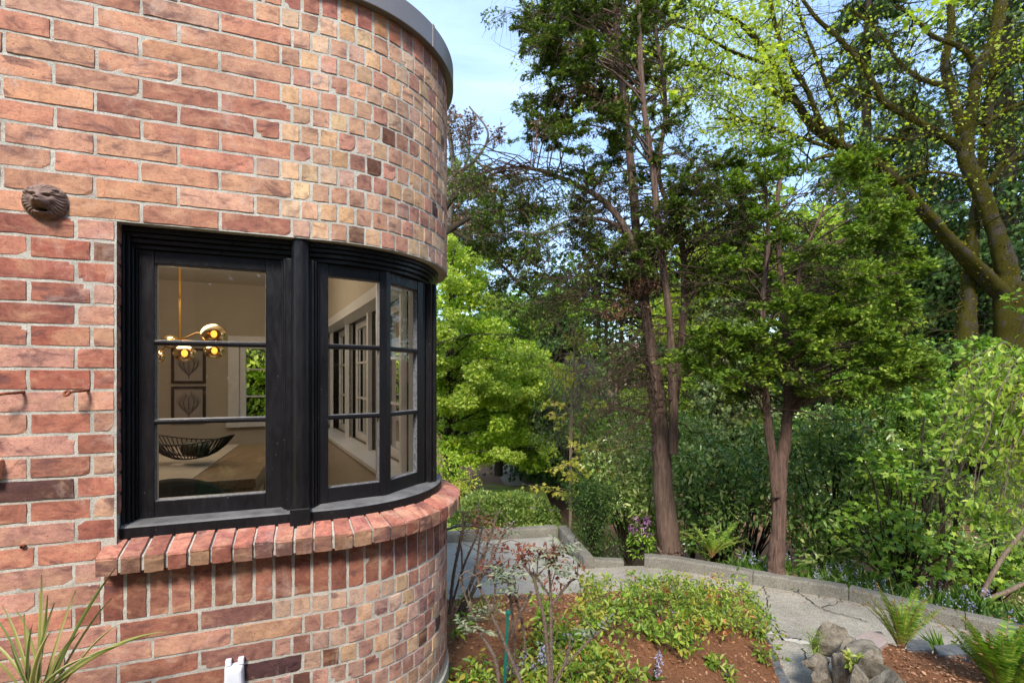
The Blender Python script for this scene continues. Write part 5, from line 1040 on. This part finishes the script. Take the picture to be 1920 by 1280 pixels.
# ------------------------------------------------------------ shrubs
def shrub(name, label, cat, base, blobs, leaf, tm, lsize, dens_, bark='dark', droop=.1, stems=8, group=None, flat=.8, shell=.65, jit=.8, nrm=.7, twr=.005):
    "blobs [(px,py,Y,rx_px,ry_px)]"
    o = empty(name, base, label, cat, group); c = Crown(); T = []
    for (px, py, Y, rx, ry) in blobs:
        q = P(px, py, Y); a, b = rx * Y / F, ry * Y / F; c.blob(q, (a, a * .9, b), int(dens_ * rx * ry / 900.), lsize, droop, shell, nrm, jit)
        T.append((limb(np.asarray(base), q, .05, 5), np.linspace(twr * 3, twr, 5), 4)); T += twigs(q, (a * .8, a * .8, b * .8), 5, a * .8, twr * .5)
    tubes('stems', T, BARK[bark], o); c.build('foliage', tm, LF[leaf], o); return o
def bl(poly, n, Y, dY, r0, r1, asp=.8): return [(x, y, Y + R_.uniform(-dY, dY), r, r * asp) for x, y in inpoly(poly, n) for r in [R_.uniform(r0, r1)]]
LG = 'evergreen shrubs behind the kerb'
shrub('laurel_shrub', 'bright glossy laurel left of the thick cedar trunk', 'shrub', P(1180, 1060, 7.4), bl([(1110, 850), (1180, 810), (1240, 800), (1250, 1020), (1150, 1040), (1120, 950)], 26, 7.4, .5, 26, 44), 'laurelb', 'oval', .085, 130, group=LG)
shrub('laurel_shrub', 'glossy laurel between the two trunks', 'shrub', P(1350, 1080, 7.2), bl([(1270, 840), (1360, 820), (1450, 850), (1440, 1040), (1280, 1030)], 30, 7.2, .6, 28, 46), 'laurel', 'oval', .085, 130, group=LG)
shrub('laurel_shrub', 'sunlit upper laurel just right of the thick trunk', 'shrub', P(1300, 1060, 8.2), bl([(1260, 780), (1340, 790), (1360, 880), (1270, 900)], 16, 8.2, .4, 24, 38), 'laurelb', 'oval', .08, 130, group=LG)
shrub('rhododendron', 'large dark green rhododendron right of the forked trunk', 'shrub', P(1560, 1090, 7.0), bl([(1490, 830), (1580, 790), (1680, 830), (1700, 980), (1640, 1060), (1500, 1060)], 36, 6.9, .6, 30, 50), 'laurel', 'oval', .10, 110, group=LG)
shrub('rhododendron', 'dark rhododendron in the deep shade behind the fork', 'shrub', P(1400, 1080, 8.6), bl([(1370, 800), (1520, 800), (1540, 960), (1380, 980)], 22, 8.6, .5, 30, 50), 'laurel', 'oval', .10, 100, group=LG)
shrub('vine_maple', 'bright green vine maple leaning over the kerb', 'shrub', P(1690, 1120, 5.7), bl([(1560, 1000), (1640, 930), (1760, 960), (1800, 1090), (1640, 1075)], 24, 5.5, .35, 22, 36, .45) + bl([(1600, 850), (1800, 820), (1820, 960), (1640, 960)], 26, 6.0, .4, 24, 38, .45), 'mid', 'maple', .075, 75, jit=.9, nrm=.35, group=LG)
shrub('elder_bush', 'leafy shrub under the weeping cherry by the right edge', 'shrub', P(1860, 1150, 6.5), bl([(1740, 960), (1930, 930), (1940, 1120), (1800, 1110)], 24, 6.3, .5, 24, 40, .6), 'mid', 'maple', .08, 60, nrm=.4, group=LG)
shrub('thicket_bush', 'leafy bush at the foot of the mossy maple', 'shrub', P(1830, 900, 8.5), bl([(1700, 720), (1760, 640), (1880, 560), (1940, 560), (1940, 820), (1740, 860)], 46, 8.4, .8, 26, 44, .6), 'mid', 'maple', .09, 60, nrm=.4, group=LG)
shrub('thicket_bush', 'deep green bush in the shade under the leaning trunk', 'shrub', P(1640, 1000, 10), bl([(1480, 740), (1820, 740), (1940, 900), (1940, 1040), (1560, 1020), (1480, 880)], 60, 10, .6, 34, 54, .7), 'laurel', 'diam', .10, 110, group=LG)
shrub('thicket_bush', 'green bush on the slope beyond the laurels', 'shrub', P(1160, 960, 11), bl([(1080, 790), (1250, 740), (1260, 960), (1100, 930)], 26, 11, .7, 28, 46), 'mid', 'diam', .09, 130, group=LG)
shrub('thicket_bush', 'low bush under the bright maple by the house corner', 'shrub', P(850, 940, 10.5), bl([(800, 850), (870, 870), (900, 905), (870, 925), (810, 920)], 14, 10.5, .5, 22, 34, .6), 'bright', 'diam', .08, 130, group=LG)
shrub('clipped_shrub', 'dark small-leaved upright shrub beside the broken kerb', 'shrub', P(1110, 1045, 6.45), bl([(1086, 930), (1135, 925), (1150, 1030), (1090, 1040)], 16, 6.5, .15, 24, 34, 1.1), 'dark', 'diam', .032, 420, group=LG)
shrub('juniper', 'spreading dark green juniper behind the pale pad', 'shrub', P(940, 990, 7.9), [(870, 960, 7.9, 36, 24), (910, 955, 7.8, 42, 26), (950, 950, 7.9, 44, 26), (990, 955, 7.8, 40, 24), (1025, 965, 7.8, 26, 16), (930, 970, 7.6, 50, 18), (985, 972, 7.6, 44, 14), (880, 972, 7.6, 40, 16), (905, 935, 8.2, 34, 14), (965, 935, 8.2, 34, 14)], 'juniper', 'spray', .055, 1000, droop=-.4, jit=.6)
shrub('low_shrub', 'pale feathery shrub behind the juniper', 'shrub', P(900, 950, 9), bl([(840, 905), (880, 890), (905, 925), (850, 930)], 8, 9, .3, 18, 28, .7), 'yellow', 'diam', .05, 110)
shrub('thicket_bush', 'dark undergrowth low behind the bluebells', 'shrub', P(1700, 1120, 8.2), bl([(1480, 990), (1940, 960), (1940, 1130), (1640, 1110), (1480, 1070)], 50, 8.2, .5, 26, 44, .6), 'laurel', 'oval', .09, 90, group=LG)
# flowering plant
o = empty('flowering_plant', P(1198, 1045, 6.3), 'tall plant with purple flowers left of the thick cedar trunk', 'flowering plant'); c = Crown(); c2 = Crown(); T = []
for k in range(18):
    x, y = R_.uniform(1182, 1218), R_.uniform(972, 1010); T.append((limb(P(1200 + R_.uniform(-8, 8), 1045, 6.3), P(x, y, 6.3), .0, 4), [.004] * 4, 4)); c2.blob(P(x, y, 6.3), (.035, .035, .03), 12, .028, 0)
for x, y in inpoly([(1180, 1000), (1220, 1000), (1222, 1040), (1182, 1040)], 24): c.blob(P(x, y, 6.3), (.06, .06, .05), 14, .06, .2)
tubes('stems', T, BARK['dark'], o); c.build('leaves', 'oval', LF['mid'], o); c2.build('blossom', 'diam', LF['violet'], o)
# young sapling
st = [stempath([(1069, 1012, 3.2), (1070, 900, 3), (1071, 800, 2.6), (1075, 700, 2), (1080, 620, 1.2)], 7.5)]; T = list(st); c = Crown()
for k in range(34):
    y = R_.uniform(640, 950); a = P(1071 + (850 - y) * .02, y, 7.5); an = R_.uniform(0, 6.28); L_ = (.25 + .55 * min(1, (y - 600) / 200)) * R_.uniform(.5, 1) * (1 if y < 930 else .5); e = a + np.array([math.cos(an) * L_, math.sin(an) * L_, L_ * R_.uniform(.05, .5)]); q = limb(a, e, .05, 5, .1); T.append((q, np.linspace(.006, .002, 5), 4))
    for j in (2, 3, 4): c.blob(q[j], (.08, .08, .04), 7, .065, .5, .2, .4)
o = empty('sapling', P(1069, 1012, 7.5), 'thin young tree with sparse yellow-green leaves beside the pad kerb', 'tree'); tubes('trunk', T, BARK['pale'], o); c.build('crown', 'maple', LF['yellow'], o)
# weeping cherry at the right
o = empty('weeping_cherry', P(1960, 1150, 4.0), 'weeping cherry with fresh light green leaves hanging in from the right', 'tree'); T = [stempath([(1990, 1180, 16), (1975, 950, 15), (1960, 760, 13), (1945, 700, 10)], 4.0)]; c = Crown()
for k in range(120):
    a = P(R_.uniform(1900, 1990), R_.uniform(690, 800), 4.0 + R_.uniform(-.4, .4)); tx, ty = inpoly([(1740, 760), (1790, 700), (1870, 690), (1990, 700), (1990, 1020), (1860, 1010), (1800, 950), (1720, 900), (1735, 840)], 1)[0]; e = P(tx, ty, 3.8 + R_.uniform(-.55, .5))
    q = limb(a, e, .22, 9, .12); q[-1] += [0, 0, -.06]; T.append((q, np.linspace(.007, .0015, 9), 4))
    for j in range(3, 9):
        n = 5; pp = q[j] + NR.normal(size=(n, 3)) * .035; c.add(pp, unit(NR.normal(size=(n, 3)) * .7 + [-.2, 0, -.6]), NR.normal(size=(n, 3)) * .8 + [0, 0, 1], NR.uniform(.04, .075, n))
    if k % 1 == 0: T += twigs(e, (.12, .12, .1), 4, .16, .0016, .6)
tubes('trunk', T, BARK['pale'], o); c.build('crown', 'oval', LF['cherry'], o)
# bare poles in the thicket
T = [stempath([(1860, 1130, 4), (1900, 1050, 3.5), (1945, 980, 3)], 5.6), ]
tag(tubes('fallen_pole', [stempath([(1830, 1140, 4), (1870, 1060, 4), (1930, 980, 4), (1960, 940, 3)], 5.6)], BARK['pale'], sides=8), 'bare brown pole leaning up to the right edge', 'branch')
tag(tubes('fallen_pole', [stempath([(1855, 1122, 4), (1890, 1108, 4), (1925, 1092, 4), (1990, 1070, 3)], 5.4)], BARK['pale'], sides=8), 'bare pole lying low at the right edge above the bluebells', 'branch')
for x0, x1, lab in ((1745, 1725, 'thin bare stem rising left in the vine maple thicket'), (1760, 1764, 'thin upright stem in the vine maple thicket'), (1770, 1800, 'thin bare stem rising right in the vine maple thicket')):
    tag(tubes('bare_shoot', [stempath([(x0, 1110, 4), ((x0 + x1) / 2 + 5, 1000, 3.5), (x1, 880, 2.5), (x1 + 8, 780, 1.5)], 6.2)], BARK['dark'], sides=7), lab, 'branch')
# bluebells and strappy leaves along the kerb (stuff)
c = Crown(); c2 = Crown()
for k in range(330):
    i = R_.randrange(8, len(D_) - 1); x, y = D_[i]; d = R_.uniform(.14, .8); p = np.array([x + d * .5, y + d, gz(x + d * .5, y + d) + .0]); p[2] = max(p[2], DZ - .05)
    n = 14; c.add(np.repeat(p[None], n, 0) + NR.normal(size=(n, 3)) * [.05, .05, .005], unit(NR.normal(size=(n, 3)) * [.8, .8, .2] + [0, 0, .8]), NR.normal(size=(n, 3)) + [0, 0, .6], NR.uniform(.12, .24, n))
    if R_.random() < .5:
        for q in range(5): c2.blob(p + np.array([R_.gauss(0, .02), R_.gauss(0, .02), .13 + q * .022]), (.014, .014, .01), 4, .022, .4)
tag(c.build('bluebell_leaves', 'blade', LF['grass']), 'strappy green leaves along the back of the kerb', 'ground cover', kind='stuff'); tag(c2.build('bluebell_flowers', 'diam', LF['blue']), 'scattered pale blue bluebell flowers behind the kerb', 'flowers', kind='stuff')
# ferns
def fern(label, base, fr, leaf='fern', curl=True, group='sword ferns', lw=.05):
    "fr: list of tip offsets (x,y,z) and bend"
    o = empty('sword_fern', base, label, 'fern', group); base = np.asarray(base); c = Crown(); T = []
    for tip, bend in fr:
        n = 34; t_ = np.linspace(0, 1, n); e = base + np.asarray(tip); hx = np.array([tip[0], tip[1], 0]); mid = base + np.array([tip[0] * .28, tip[1] * .28, tip[2] * .62]) ; q = ((1 - t_)[:, None] ** 2) * base + (2 * t_ * (1 - t_))[:, None] * mid + (t_ ** 2)[:, None] * (e + np.array([0, 0, -bend]))
        T.append((q, np.linspace(.0038, .0012, n), 4)); tg = unit(np.gradient(q, axis=0)); side = unit(np.cross(tg, np.array([tip[0] * .5 + .01, tip[1] * .5, 1.0]))) 
        L_ = np.linalg.norm(tip); w_ = lw * L_ / .5 * np.sin(np.clip((t_ - .12) / .9, 0, 1) * math.pi) ** .6 + .002
        k = slice(5, n - 1)
        for s_ in (-1, 1):
            for sh in (0,):
                qq = q[k] + (q[6] - q[5]) * 0 + tg[k] * sh * L_ / n; c.add(qq, unit(side[k] * s_ + tg[k] * .35 + NR.normal(size=tg[k].shape) * .06), np.cross(side[k], tg[k]) * 1.0, w_[k] * NR.uniform(.9, 1.1, len(w_[k])))
        if curl: 
            a = q[-1]; T.append((np.array([a, a + tg[-1] * .012, a + tg[-1] * .016 + side[-1] * .01 + np.array([0, 0, -.006]), a + tg[-1] * .006 + side[-1] * .012]), [.0035, .005, .005, .003], 5))
    tubes('stalks', T, simple('fern_stalk', C8(112, 74, 40), C8(140, 110, 56), 40, .7), o); c.build('fronds', 'pinna', LF[leaf], o)
Yb = 3.42; bb = P(1690, 1226, Yb)
fr = [((-.30, .02, .42), 0), ((-.26, -.04, .36), 0), ((-.22, .05, .41), 0), ((-.17, -.02, .47), 0), ((-.12, .06, .46), 0), ((-.09, -.05, .38), 0), ((-.05, .04, .50), 0), ((-.01, -.06, .34), 0), ((.03, .03, .36), 0), ((.06, -.05, .33), 0), ((.10, .05, .30), 0), ((.13, -.03, .38), 0), ((.16, .05, .44), 0), ((.2, 0, .41), 0), ((.24, -.05, .34), 0), ((.21, .06, .28), 0), ((-.13, .1, .36), 0), ((.07, .1, .27), 0), ((.0, .1, .3), 0), ((-.2, .08, .3), 0)]
fern('upright sword fern with curled tips in the middle of the right bed', bb, fr)
bb = P(1880, 1330, 2.9)
fern('large sword fern spreading at the bottom right corner', bb, [((R_.uniform(-.32, .4), R_.uniform(-.12, .2), R_.uniform(.38, .58)), R_.uniform(0, .1)) for _ in range(34)], curl=True, lw=.06)
bb = P(1335, 1045, 6.05)
fern('small fern behind the kerb between the two trunks', bb, [((R_.uniform(-.42, .42), R_.uniform(-.1, .25), R_.uniform(.12, .45)), R_.uniform(.02, .12)) for _ in range(26)], 'mid', False)
# small plants on the mulch
PG = 'small leafy plants on the mulch'
def onbed(px, py, bz):
    Y = 3.5
    for _ in range(60): Y = .5 * Y + .5 * min(6, bz((px - 960) / F * Y, Y) / ((HOR - py) / F))
    return np.array([(px - 960) / F * Y, Y, bz((px - 960) / F * Y, Y)])
def leafy(label, base, w_, h, n, leaf='cover', tm='oval', ls=.05, name='leafy_plant', cat='plant', group=PG, stems=7, bark='pale'):
    o = empty(name, base, label, cat, group); c = Crown(); T = []; base = np.asarray(base)
    for k in range(stems):
        e = base + np.array([R_.gauss(0, w_ * .5), R_.gauss(0, w_ * .5), h * R_.uniform(.55, 1.05)]); q = limb(base, e, .05, 5, .1); T.append((q, np.linspace(.003, .0015, 5), 4)); m_n = max(3, n // stems // 3)
        for j in (2, 3, 4): c.blob(q[j], (w_ * .2, w_ * .2, .02), m_n, ls, .1, .3, .5)
    tubes('stems', T, BARK[bark], o); c.build('leaves', tm, LF[leaf], o)
for px, py, w_, h, lab in ((1222, 1200, .05, .06, 'tiny leafy plant on the bare mulch, left of its neighbour'), (1362, 1270, .09, .07, 'small low plant at the lower right of the left mulch bed'), (1332, 1248, .04, .05, 'single leaf tuft on the left mulch bed'), (1432, 1245, .09, .13, 'yellow-green plant growing beside the edging slates'), (1425, 1200, .05, .1, 'trailing yellow-green stem over the farther slate'), (1180, 1290, .12, .13, 'leafy plant at the bottom edge between rose and bluebell')):
    leafy(lab, onbed(px, py, b1z), w_, h, 60)
for px, py, w_, h, lab in ((1665, 1278, .12, .06, 'bright leafy plant in front of the right bed rocks'), (1800, 1262, .06, .12, 'pointed leafy plant right of the middle fern')): leafy(lab, onbed(px, py, b2z), w_, h, 50)
leafy('yellow-green plant growing out of the stacked rocks', P(1600, 1250, 3.05), .05, .07, 40); leafy('fine grassy tuft left of the tall wedge shaped rock', P(1530, 1240, 3.62), .05, .22, 160, 'mid', 'needle', .09)
o = empty('strappy_plant', onbed(1768, 1228, b2z), 'strappy leaved plant right of the middle fern', 'plant'); c = Crown(); p = onbed(1768, 1228, b2z); n = 34; c.add(np.repeat(p[None], n, 0) + NR.normal(size=(n, 3)) * .015, unit(NR.normal(size=(n, 3)) * [1, .5, .1] + [0, 0, .6]), NR.normal(size=(n, 3)) + [0, 0, 1], NR.uniform(.12, .26, n)); c.build('leaves', 'blade', LF['grass'], o)
# ground cover (stuff): leafy stems all over the near bed
CV = [Crown(), Crown(), Crown()]; T = []; c3 = Crown()
def gc(px, py, h0=.07, h1=.17, n=34):
    if py > 1160 and math.sin(px * .043 + 1) * math.cos(py * .09 + px * .02) < -.02: return
    if px < 1010 and R_.random() < .45: return
    p = onbed(px, py, b1z)
    for k in range(3):
        b_ = p + np.array([R_.gauss(0, .06), R_.gauss(0, .06), 0]); h = R_.uniform(h0, h1); e = b_ + np.array([R_.gauss(0, .06), R_.gauss(0, .06), h]); T.append((limb(b_, e, 0, 4, .15), [.0022, .002, .0018, .0012], 3))
        c = CV[R_.choice([0, 0, 0, 1, 1, 2])]; z_ = R_.uniform(.026, .05); c.blob(e, (.05, .05, .025), int(n / 3 * (.045 / z_)), z_, .15, .2, .5); c.blob(b_ * .4 + e * .6, (.05, .05, .02), n // 5, z_, .2, .2, .5)
        if R_.random() < .07: c3.blob(e, (.06, .06, .03), 5, .05, .5)
for x, y in inpoly([(850, 1190), (1100, 1150), (1240, 1135), (1390, 1135), (1400, 1170), (1350, 1195), (1250, 1180), (1150, 1200), (1060, 1190), (930, 1180), (850, 1165)], 105): gc(x, y + 4, .04, R_.choice([.14, .2, .3]))
for k in range(26): x = R_.uniform(1090, 1400); gc(x, 1119 + R_.uniform(-2, 8), .07, .2)
for k in range(16): y = R_.uniform(1125, 1200); gc(1398 + (y - 1125) * .35, y, .05, .14)
for x, y in inpoly([(835, 1270), (930, 1260), (1110, 1255), (1180, 1300), (1200, 1340), (835, 1345)], 95): gc(x, y, .05, .14)
for x, y in inpoly([(990, 1210), (1120, 1215), (1140, 1260), (1000, 1260)], 36): gc(x, y, .05, .12)
for x, y in inpoly([(1200, 1180), (1330, 1170), (1320, 1215), (1260, 1225)], 46): gc(x, y, .08, .18)
for cv, lf, lb in zip(CV, ('cover', 'mid', 'yellow'), ('bright leafy ground cover across the near flower bed', 'darker green leaves mixed into the near ground cover', 'pale yellowish leaves mixed into the near ground cover')): tag(cv.build('ground_cover', 'oval', LF[lf]), lb, 'ground cover', kind='stuff')
tag(tubes('ground_cover_stems', T, BARK['pale']), 'thin stems of the leafy ground cover', 'ground cover', kind='stuff'); tag(c3.build('dry_leaves', 'oval', LF['deadleaf']), 'withered brown leaves among the ground cover', 'leaves', kind='stuff')
# bluebells in the near bed
for px, py, h, k, lab in ((1225, 1275, .15, 3, 'pale blue bluebell standing alone in front of the mulch'), (985, 1290, .13, 5, 'clump of pale blue bluebells at the foot of the roses'), (1015, 1285, .2, 5, 'taller bluebells just right of the green stake'), (1075, 1240, .15, 3, 'small bluebells right of the rose bush'), (1110, 1260, .1, 3, 'low bluebells at the edge of the mulch'), (1265, 1160, .07, 2, 'single bluebell among the far ground cover')):
    b_ = onbed(px, py, b1z); o = empty('bluebell', b_, lab, 'flower', 'bluebells in the near bed'); c2 = Crown(); T = []
    for q in range(k):
        e = b_ + np.array([R_.gauss(0, .04), R_.gauss(0, .03), h * R_.uniform(.8, 1.1)]); T.append((limb(b_, e, 0, 5, .08), [.002] * 5, 4))
        for w_ in range(6): c2.blob(e + np.array([R_.gauss(0, .008), R_.gauss(0, .008), -w_ * .013]), (.009, .009, .006), 6, .017, .6)
    tubes('stems', T, BARK['dark'], o); c2.build('blossom', 'diam', LF['blue'], o)
    cb = Crown(); n = 8; cb.add(np.repeat(b_[None], n, 0), unit(NR.normal(size=(n, 3)) * [.7, .7, .1] + [0, 0, .7]), NR.normal(size=(n, 3)) + [0, 0, .5], NR.uniform(.08, .15, n)); cb.build('leaves', 'blade', LF['grass'], o)
# roses
BARK['rose'] = simple('rose_cane', C8(62, 48, 40), C8(136, 116, 100), 120, .9, .5, .002, detail=3)
def cane(px, Y, dY=0): return stempath([(x, y, r * .8) for x, y, r in px], Y, dY)
def rose(label, base, canes, leafpts, redpts, group='rose bushes in the near bed', tw=26, bark='rose'):
    o = empty('rose_bush', base, label, 'rose bush', group); T = [(a, b, 8) for a, b, _ in canes]; c = Crown(); c2 = Crown()
    for a, b, _ in canes:
        for k in range(tw // len(canes) + 1):
            i = R_.randrange(len(a) // 2, len(a)); d = unit(np.array([R_.gauss(0, .8), R_.gauss(0, .6), R_.uniform(.1, 1)])); q = limb(a[i], a[i] + d * R_.uniform(.05, .14), .05, 4, .1); T.append((q, [.003, .0026, .002, .0014], 4))
    th = Crown()
    for a, b, _ in canes:
        n = 150; i = NR.integers(0, len(a) - 1, n); f = NR.random(n)[:, None]; p = a[i] * (1 - f) + a[i + 1] * f; d = unit(NR.normal(size=(n, 3)) * [1, 1, .3]); th.add(p + d * (b[i, None] * .8), d, NR.normal(size=(n, 3)), NR.uniform(.006, .012, n))
    tubes('canes', T, BARK[bark], o); th.build('thorns', 'diam', BARK[bark], o)
    for x, y, Y in leafpts:
        p = P(x, y, Y)
        for k in range(2):     # pinnate leaves
            d = unit(np.array([R_.gauss(0, 1), R_.gauss(0, .7), R_.gauss(0, .4)])); sd = unit(np.cross(d, [0, 0, 1])); L_ = []
            for j in range(3):
                q = p + d * (.018 + j * .022)
                for s_ in (-1, 1): c.add(q[None], (sd * s_ + d * .4)[None], np.array([[R_.gauss(0, .3), R_.gauss(0, .3), 1]]), np.array([.034]))
            c.add((p + d * .08)[None], d[None], np.array([[0, 0, 1.]]), np.array([.036]))
    for x, y, Y in redpts: c2.blob(P(x, y, Y), (.03, .03, .02), 9, .028, .1, .3, .8, .9)
    if c.p: c.build('leaves', 'oval', LF['rose'], o)
    if c2.p: c2.build('young_leaves', 'oval', LF['rosered'], o)
Y0 = 2.35
cn = [cane([(1032, 1300, 6), (1028, 1230, 5), (1020, 1160, 4.5), (1008, 1110, 4), (1000, 1080, 4), (985, 1062, 3), (977, 1040, 3)], Y0), cane([(1034, 1300, 5), (1033, 1200, 4), (1033, 1140, 3.5), (1030, 1080, 2.6), (1028, 1050, 2), (1024, 1020, 1.6)], Y0, .1), cane([(1036, 1290, 3), (1060, 1240, 3), (1068, 1210, 2)], Y0), cane([(1036, 1130, 3), (1060, 1100, 2.5), (1085, 1075, 2)], Y0),
      cane([(1060, 1245, 2.5), (1100, 1205, 2), (1130, 1178, 1.6)], Y0), cane([(1030, 1115, 2.4), (1000, 1072, 2)], Y0), cane([(1037, 1060, 1.6), (1038, 1020, 1.4)], Y0)]
rose('tall thorny rose with two pale upright canes right of the green stake', P(1033, 1300, Y0), cn, [(x, y, Y0) for x, y in inpoly([(1000, 1020), (1060, 1020), (1075, 1080), (1010, 1100)], 9)] + [(1055, 1030, Y0), (1068, 1035, Y0), (1120, 1180, Y0), (1110, 1190, Y0)], [(x, y, Y0) for x, y in inpoly([(980, 1025), (1050, 1030), (1095, 1070), (1040, 1100)], 16)] + [(1088, 1068, Y0), (1080, 1060, Y0)])
Y1 = 2.3
cn = [cane([(985, 1300, 5), (960, 1240, 5), (940, 1190, 4.5), (925, 1160, 4), (915, 1130, 3), (900, 1100, 3), (893, 1070, 2)], Y1), cane([(938, 1300, 5), (930, 1240, 5), (915, 1210, 4.5), (903, 1190, 4), (890, 1160, 3), (870, 1110, 2), (862, 1080, 1.6)], Y1), cane([(965, 1240, 3), (963, 1180, 3.4), (957, 1120, 3), (952, 1085, 2)], Y1 + .2), cane([(985, 1220, 3), (978, 1160, 3), (968, 1120, 3), (962, 1070, 2.4)], Y1 + .2), cane([(950, 1200, 3), (975, 1150, 3), (997, 1108, 2.4)], Y1 + .1), cane([(925, 1160, 2), (928, 1100, 1.6), (922, 1040, 1.4), (927, 1020, 1.2)], Y1)]
rose('tangled thorny rose with reddish new leaves left of the green stake', P(945, 1300, Y1), cn, [(x, y, Y1) for x, y in inpoly([(925, 1060), (985, 1050), (980, 1100), (930, 1105)], 6)] + [(875, 1175, Y1), (890, 1165, Y1), (905, 1185, Y1), (900, 1150, Y1), (925, 1140, Y1), (885, 1190, Y1)], [(x, y, Y1 + .05) for x, y in inpoly([(905, 1040), (950, 1015), (985, 1030), (990, 1075), (930, 1090), (905, 1065)], 22)])
Y2 = 3.1
cn = [cane([(842, 1150, 4), (850, 1080, 4), (862, 1020, 3.4), (868, 990, 3), (868, 958, 2)], Y2), cane([(850, 1170, 4), (880, 1100, 4), (905, 1040, 3), (925, 990, 2.4), (930, 965, 1.6)], Y2), cane([(865, 1160, 4), (890, 1105, 3.4), (915, 1060, 3), (945, 1000, 2), (965, 980, 1.4)], Y2), cane([(866, 1100, 2.4), (866, 1040, 2), (864, 1000, 1.6), (885, 960, 1)], Y2), cane([(845, 1140, 3), (870, 1060, 2.6), (895, 1000, 2), (898, 965, 1.4)], Y2 + .2), cane([(860, 1150, 3), (890, 1070, 3), (900, 1010, 2), (912, 960, 1)], Y2 + .1), cane([(862, 1150, 4), (895, 1090, 3), (912, 1027, 2)], Y2)]
rose('leggy bare rose canes next to the rounded brick corner', P(855, 1180, Y2), cn, [(945, 990, Y2), (950, 1000, Y2)], [(x, y, Y2) for x, y in inpoly([(875, 965), (930, 970), (955, 985), (930, 1010), (890, 1000)], 12)], tw=60, bark='rose')
# stake, hose
o = tag(MB().box(-.007, .007, -.007, .007, 0, .42).box(-.012, .012, -.012, .012, .42, .434).build('garden_stake', simple('green_plastic', C8(14, 84, 74), C8(22, 104, 90), 10, .45), bevel=.002), 'dark green plant stake among the rose canes', 'stake'); p = P(944, 1150, 2.3); o.location = (float(p[0]), float(p[1]), float(p[2] - .42)); o.rotation_euler = (0, .05, 0)
tag(tubes('garden_hose', [stempath([(838, 992, 2.4), (860, 985, 2.4), (885, 984, 2.4), (905, 990, 2.4)], 7.1), stempath([(838, 1000, 2.4), (870, 1001, 2.4), (905, 1000, 2.4)], 7.05)], simple('black_rubber', (.012, .012, .014), (.02, .02, .022), 20, .4), sides=8), 'black garden hose lying behind the pale pad', 'hose')
# cordyline
b_ = P(64, 1335, 1.28); o = empty('cordyline', b_, 'spiky variegated cordyline at the foot of the wall', 'plant'); MBc = MB(); sidx = 0
tips = [(77, 1077, 0, 6), (88, 1116, .02, 5), (101, 1130, -.02, 5), (141, 1106, 0, 4.5), (216, 1064, 0, 5), (209, 1120, .03, 4), (4, 1136, 0, 4.5), (30, 1145, .03, 4), (44, 1150, -.03, 5), (230, 1166, 0, 2.5), (312, 1184, .0, 5), (240, 1206, -.03, 5), (-30, 1195, 0, 4), (-20, 1230, -.03, 4), (120, 1160, .03, 4), (135, 1195, -.04, 5), (148, 1185, .02, 4), (96, 1180, -.05, 5), (60, 1170, -.04, 4), (-10, 1160, .02, 3), (170, 1230, -.05, 4), (20, 1210, -.05, 4)]
GRN, CRM, OLV = C8(96, 112, 52), C8(190, 176, 120), C8(140, 140, 72)
for k, (tx, ty, dy, wpx) in enumerate(tips):
    e = P(tx, ty, 1.28 + dy); n = 12; s0 = b_ + np.array([R_.gauss(0, .012), 0, 0]); md = (s0 + e) / 2 + np.array([0, dy * .5, .04 + .02 * abs(tx - 64) / 100]); t_ = np.linspace(0, 1, n)
    q = ((1 - t_)[:, None] ** 2) * s0 + (2 * t_ * (1 - t_))[:, None] * md + (t_ ** 2)[:, None] * e; tg = unit(np.gradient(q, axis=0)); sd = unit(np.cross(tg, [R_.gauss(0, .25), 1, R_.gauss(0, .25)])); w_ = wpx * .98 / F * np.minimum(1, (1 - t_) * 3.2) * .9; nrm_ = np.cross(sd, tg)
    base_c = R_.choice([GRN, OLV, GRN]); edge = CRM if k % 3 != 1 else base_c
    for part, (x0, x1, cc) in enumerate(((-1, -.62, edge), (-.62, 0, base_c), (0, .62, base_c), (.62, 1, edge))):
        dpt = lambda x: .0035 * x * x
        vs = []
        for i in range(n): vs += [q[i] + sd[i] * w_[i] * x0 + nrm_[i] * dpt(x0), q[i] + sd[i] * w_[i] * x1 + nrm_[i] * dpt(x1)]
        MBc.add(vs, [(2 * i, 2 * i + 1, 2 * i + 3, 2 * i + 2) for i in range(n - 1)], 0, cc)
m, t = mat_new('cordyline_blade'); a = nn(t, 'ShaderNodeAttribute', attribute_name='col').outputs['Color']; finish(t, a, .45, spec=.4); MBc.build('blades', m, o, color=True, smooth=True)
tubes('stem', [([b_ - np.array([0, 0, .75]), b_ + np.array([0, 0, .02])], [.03, .02], 8)], BARK['dark'], o)
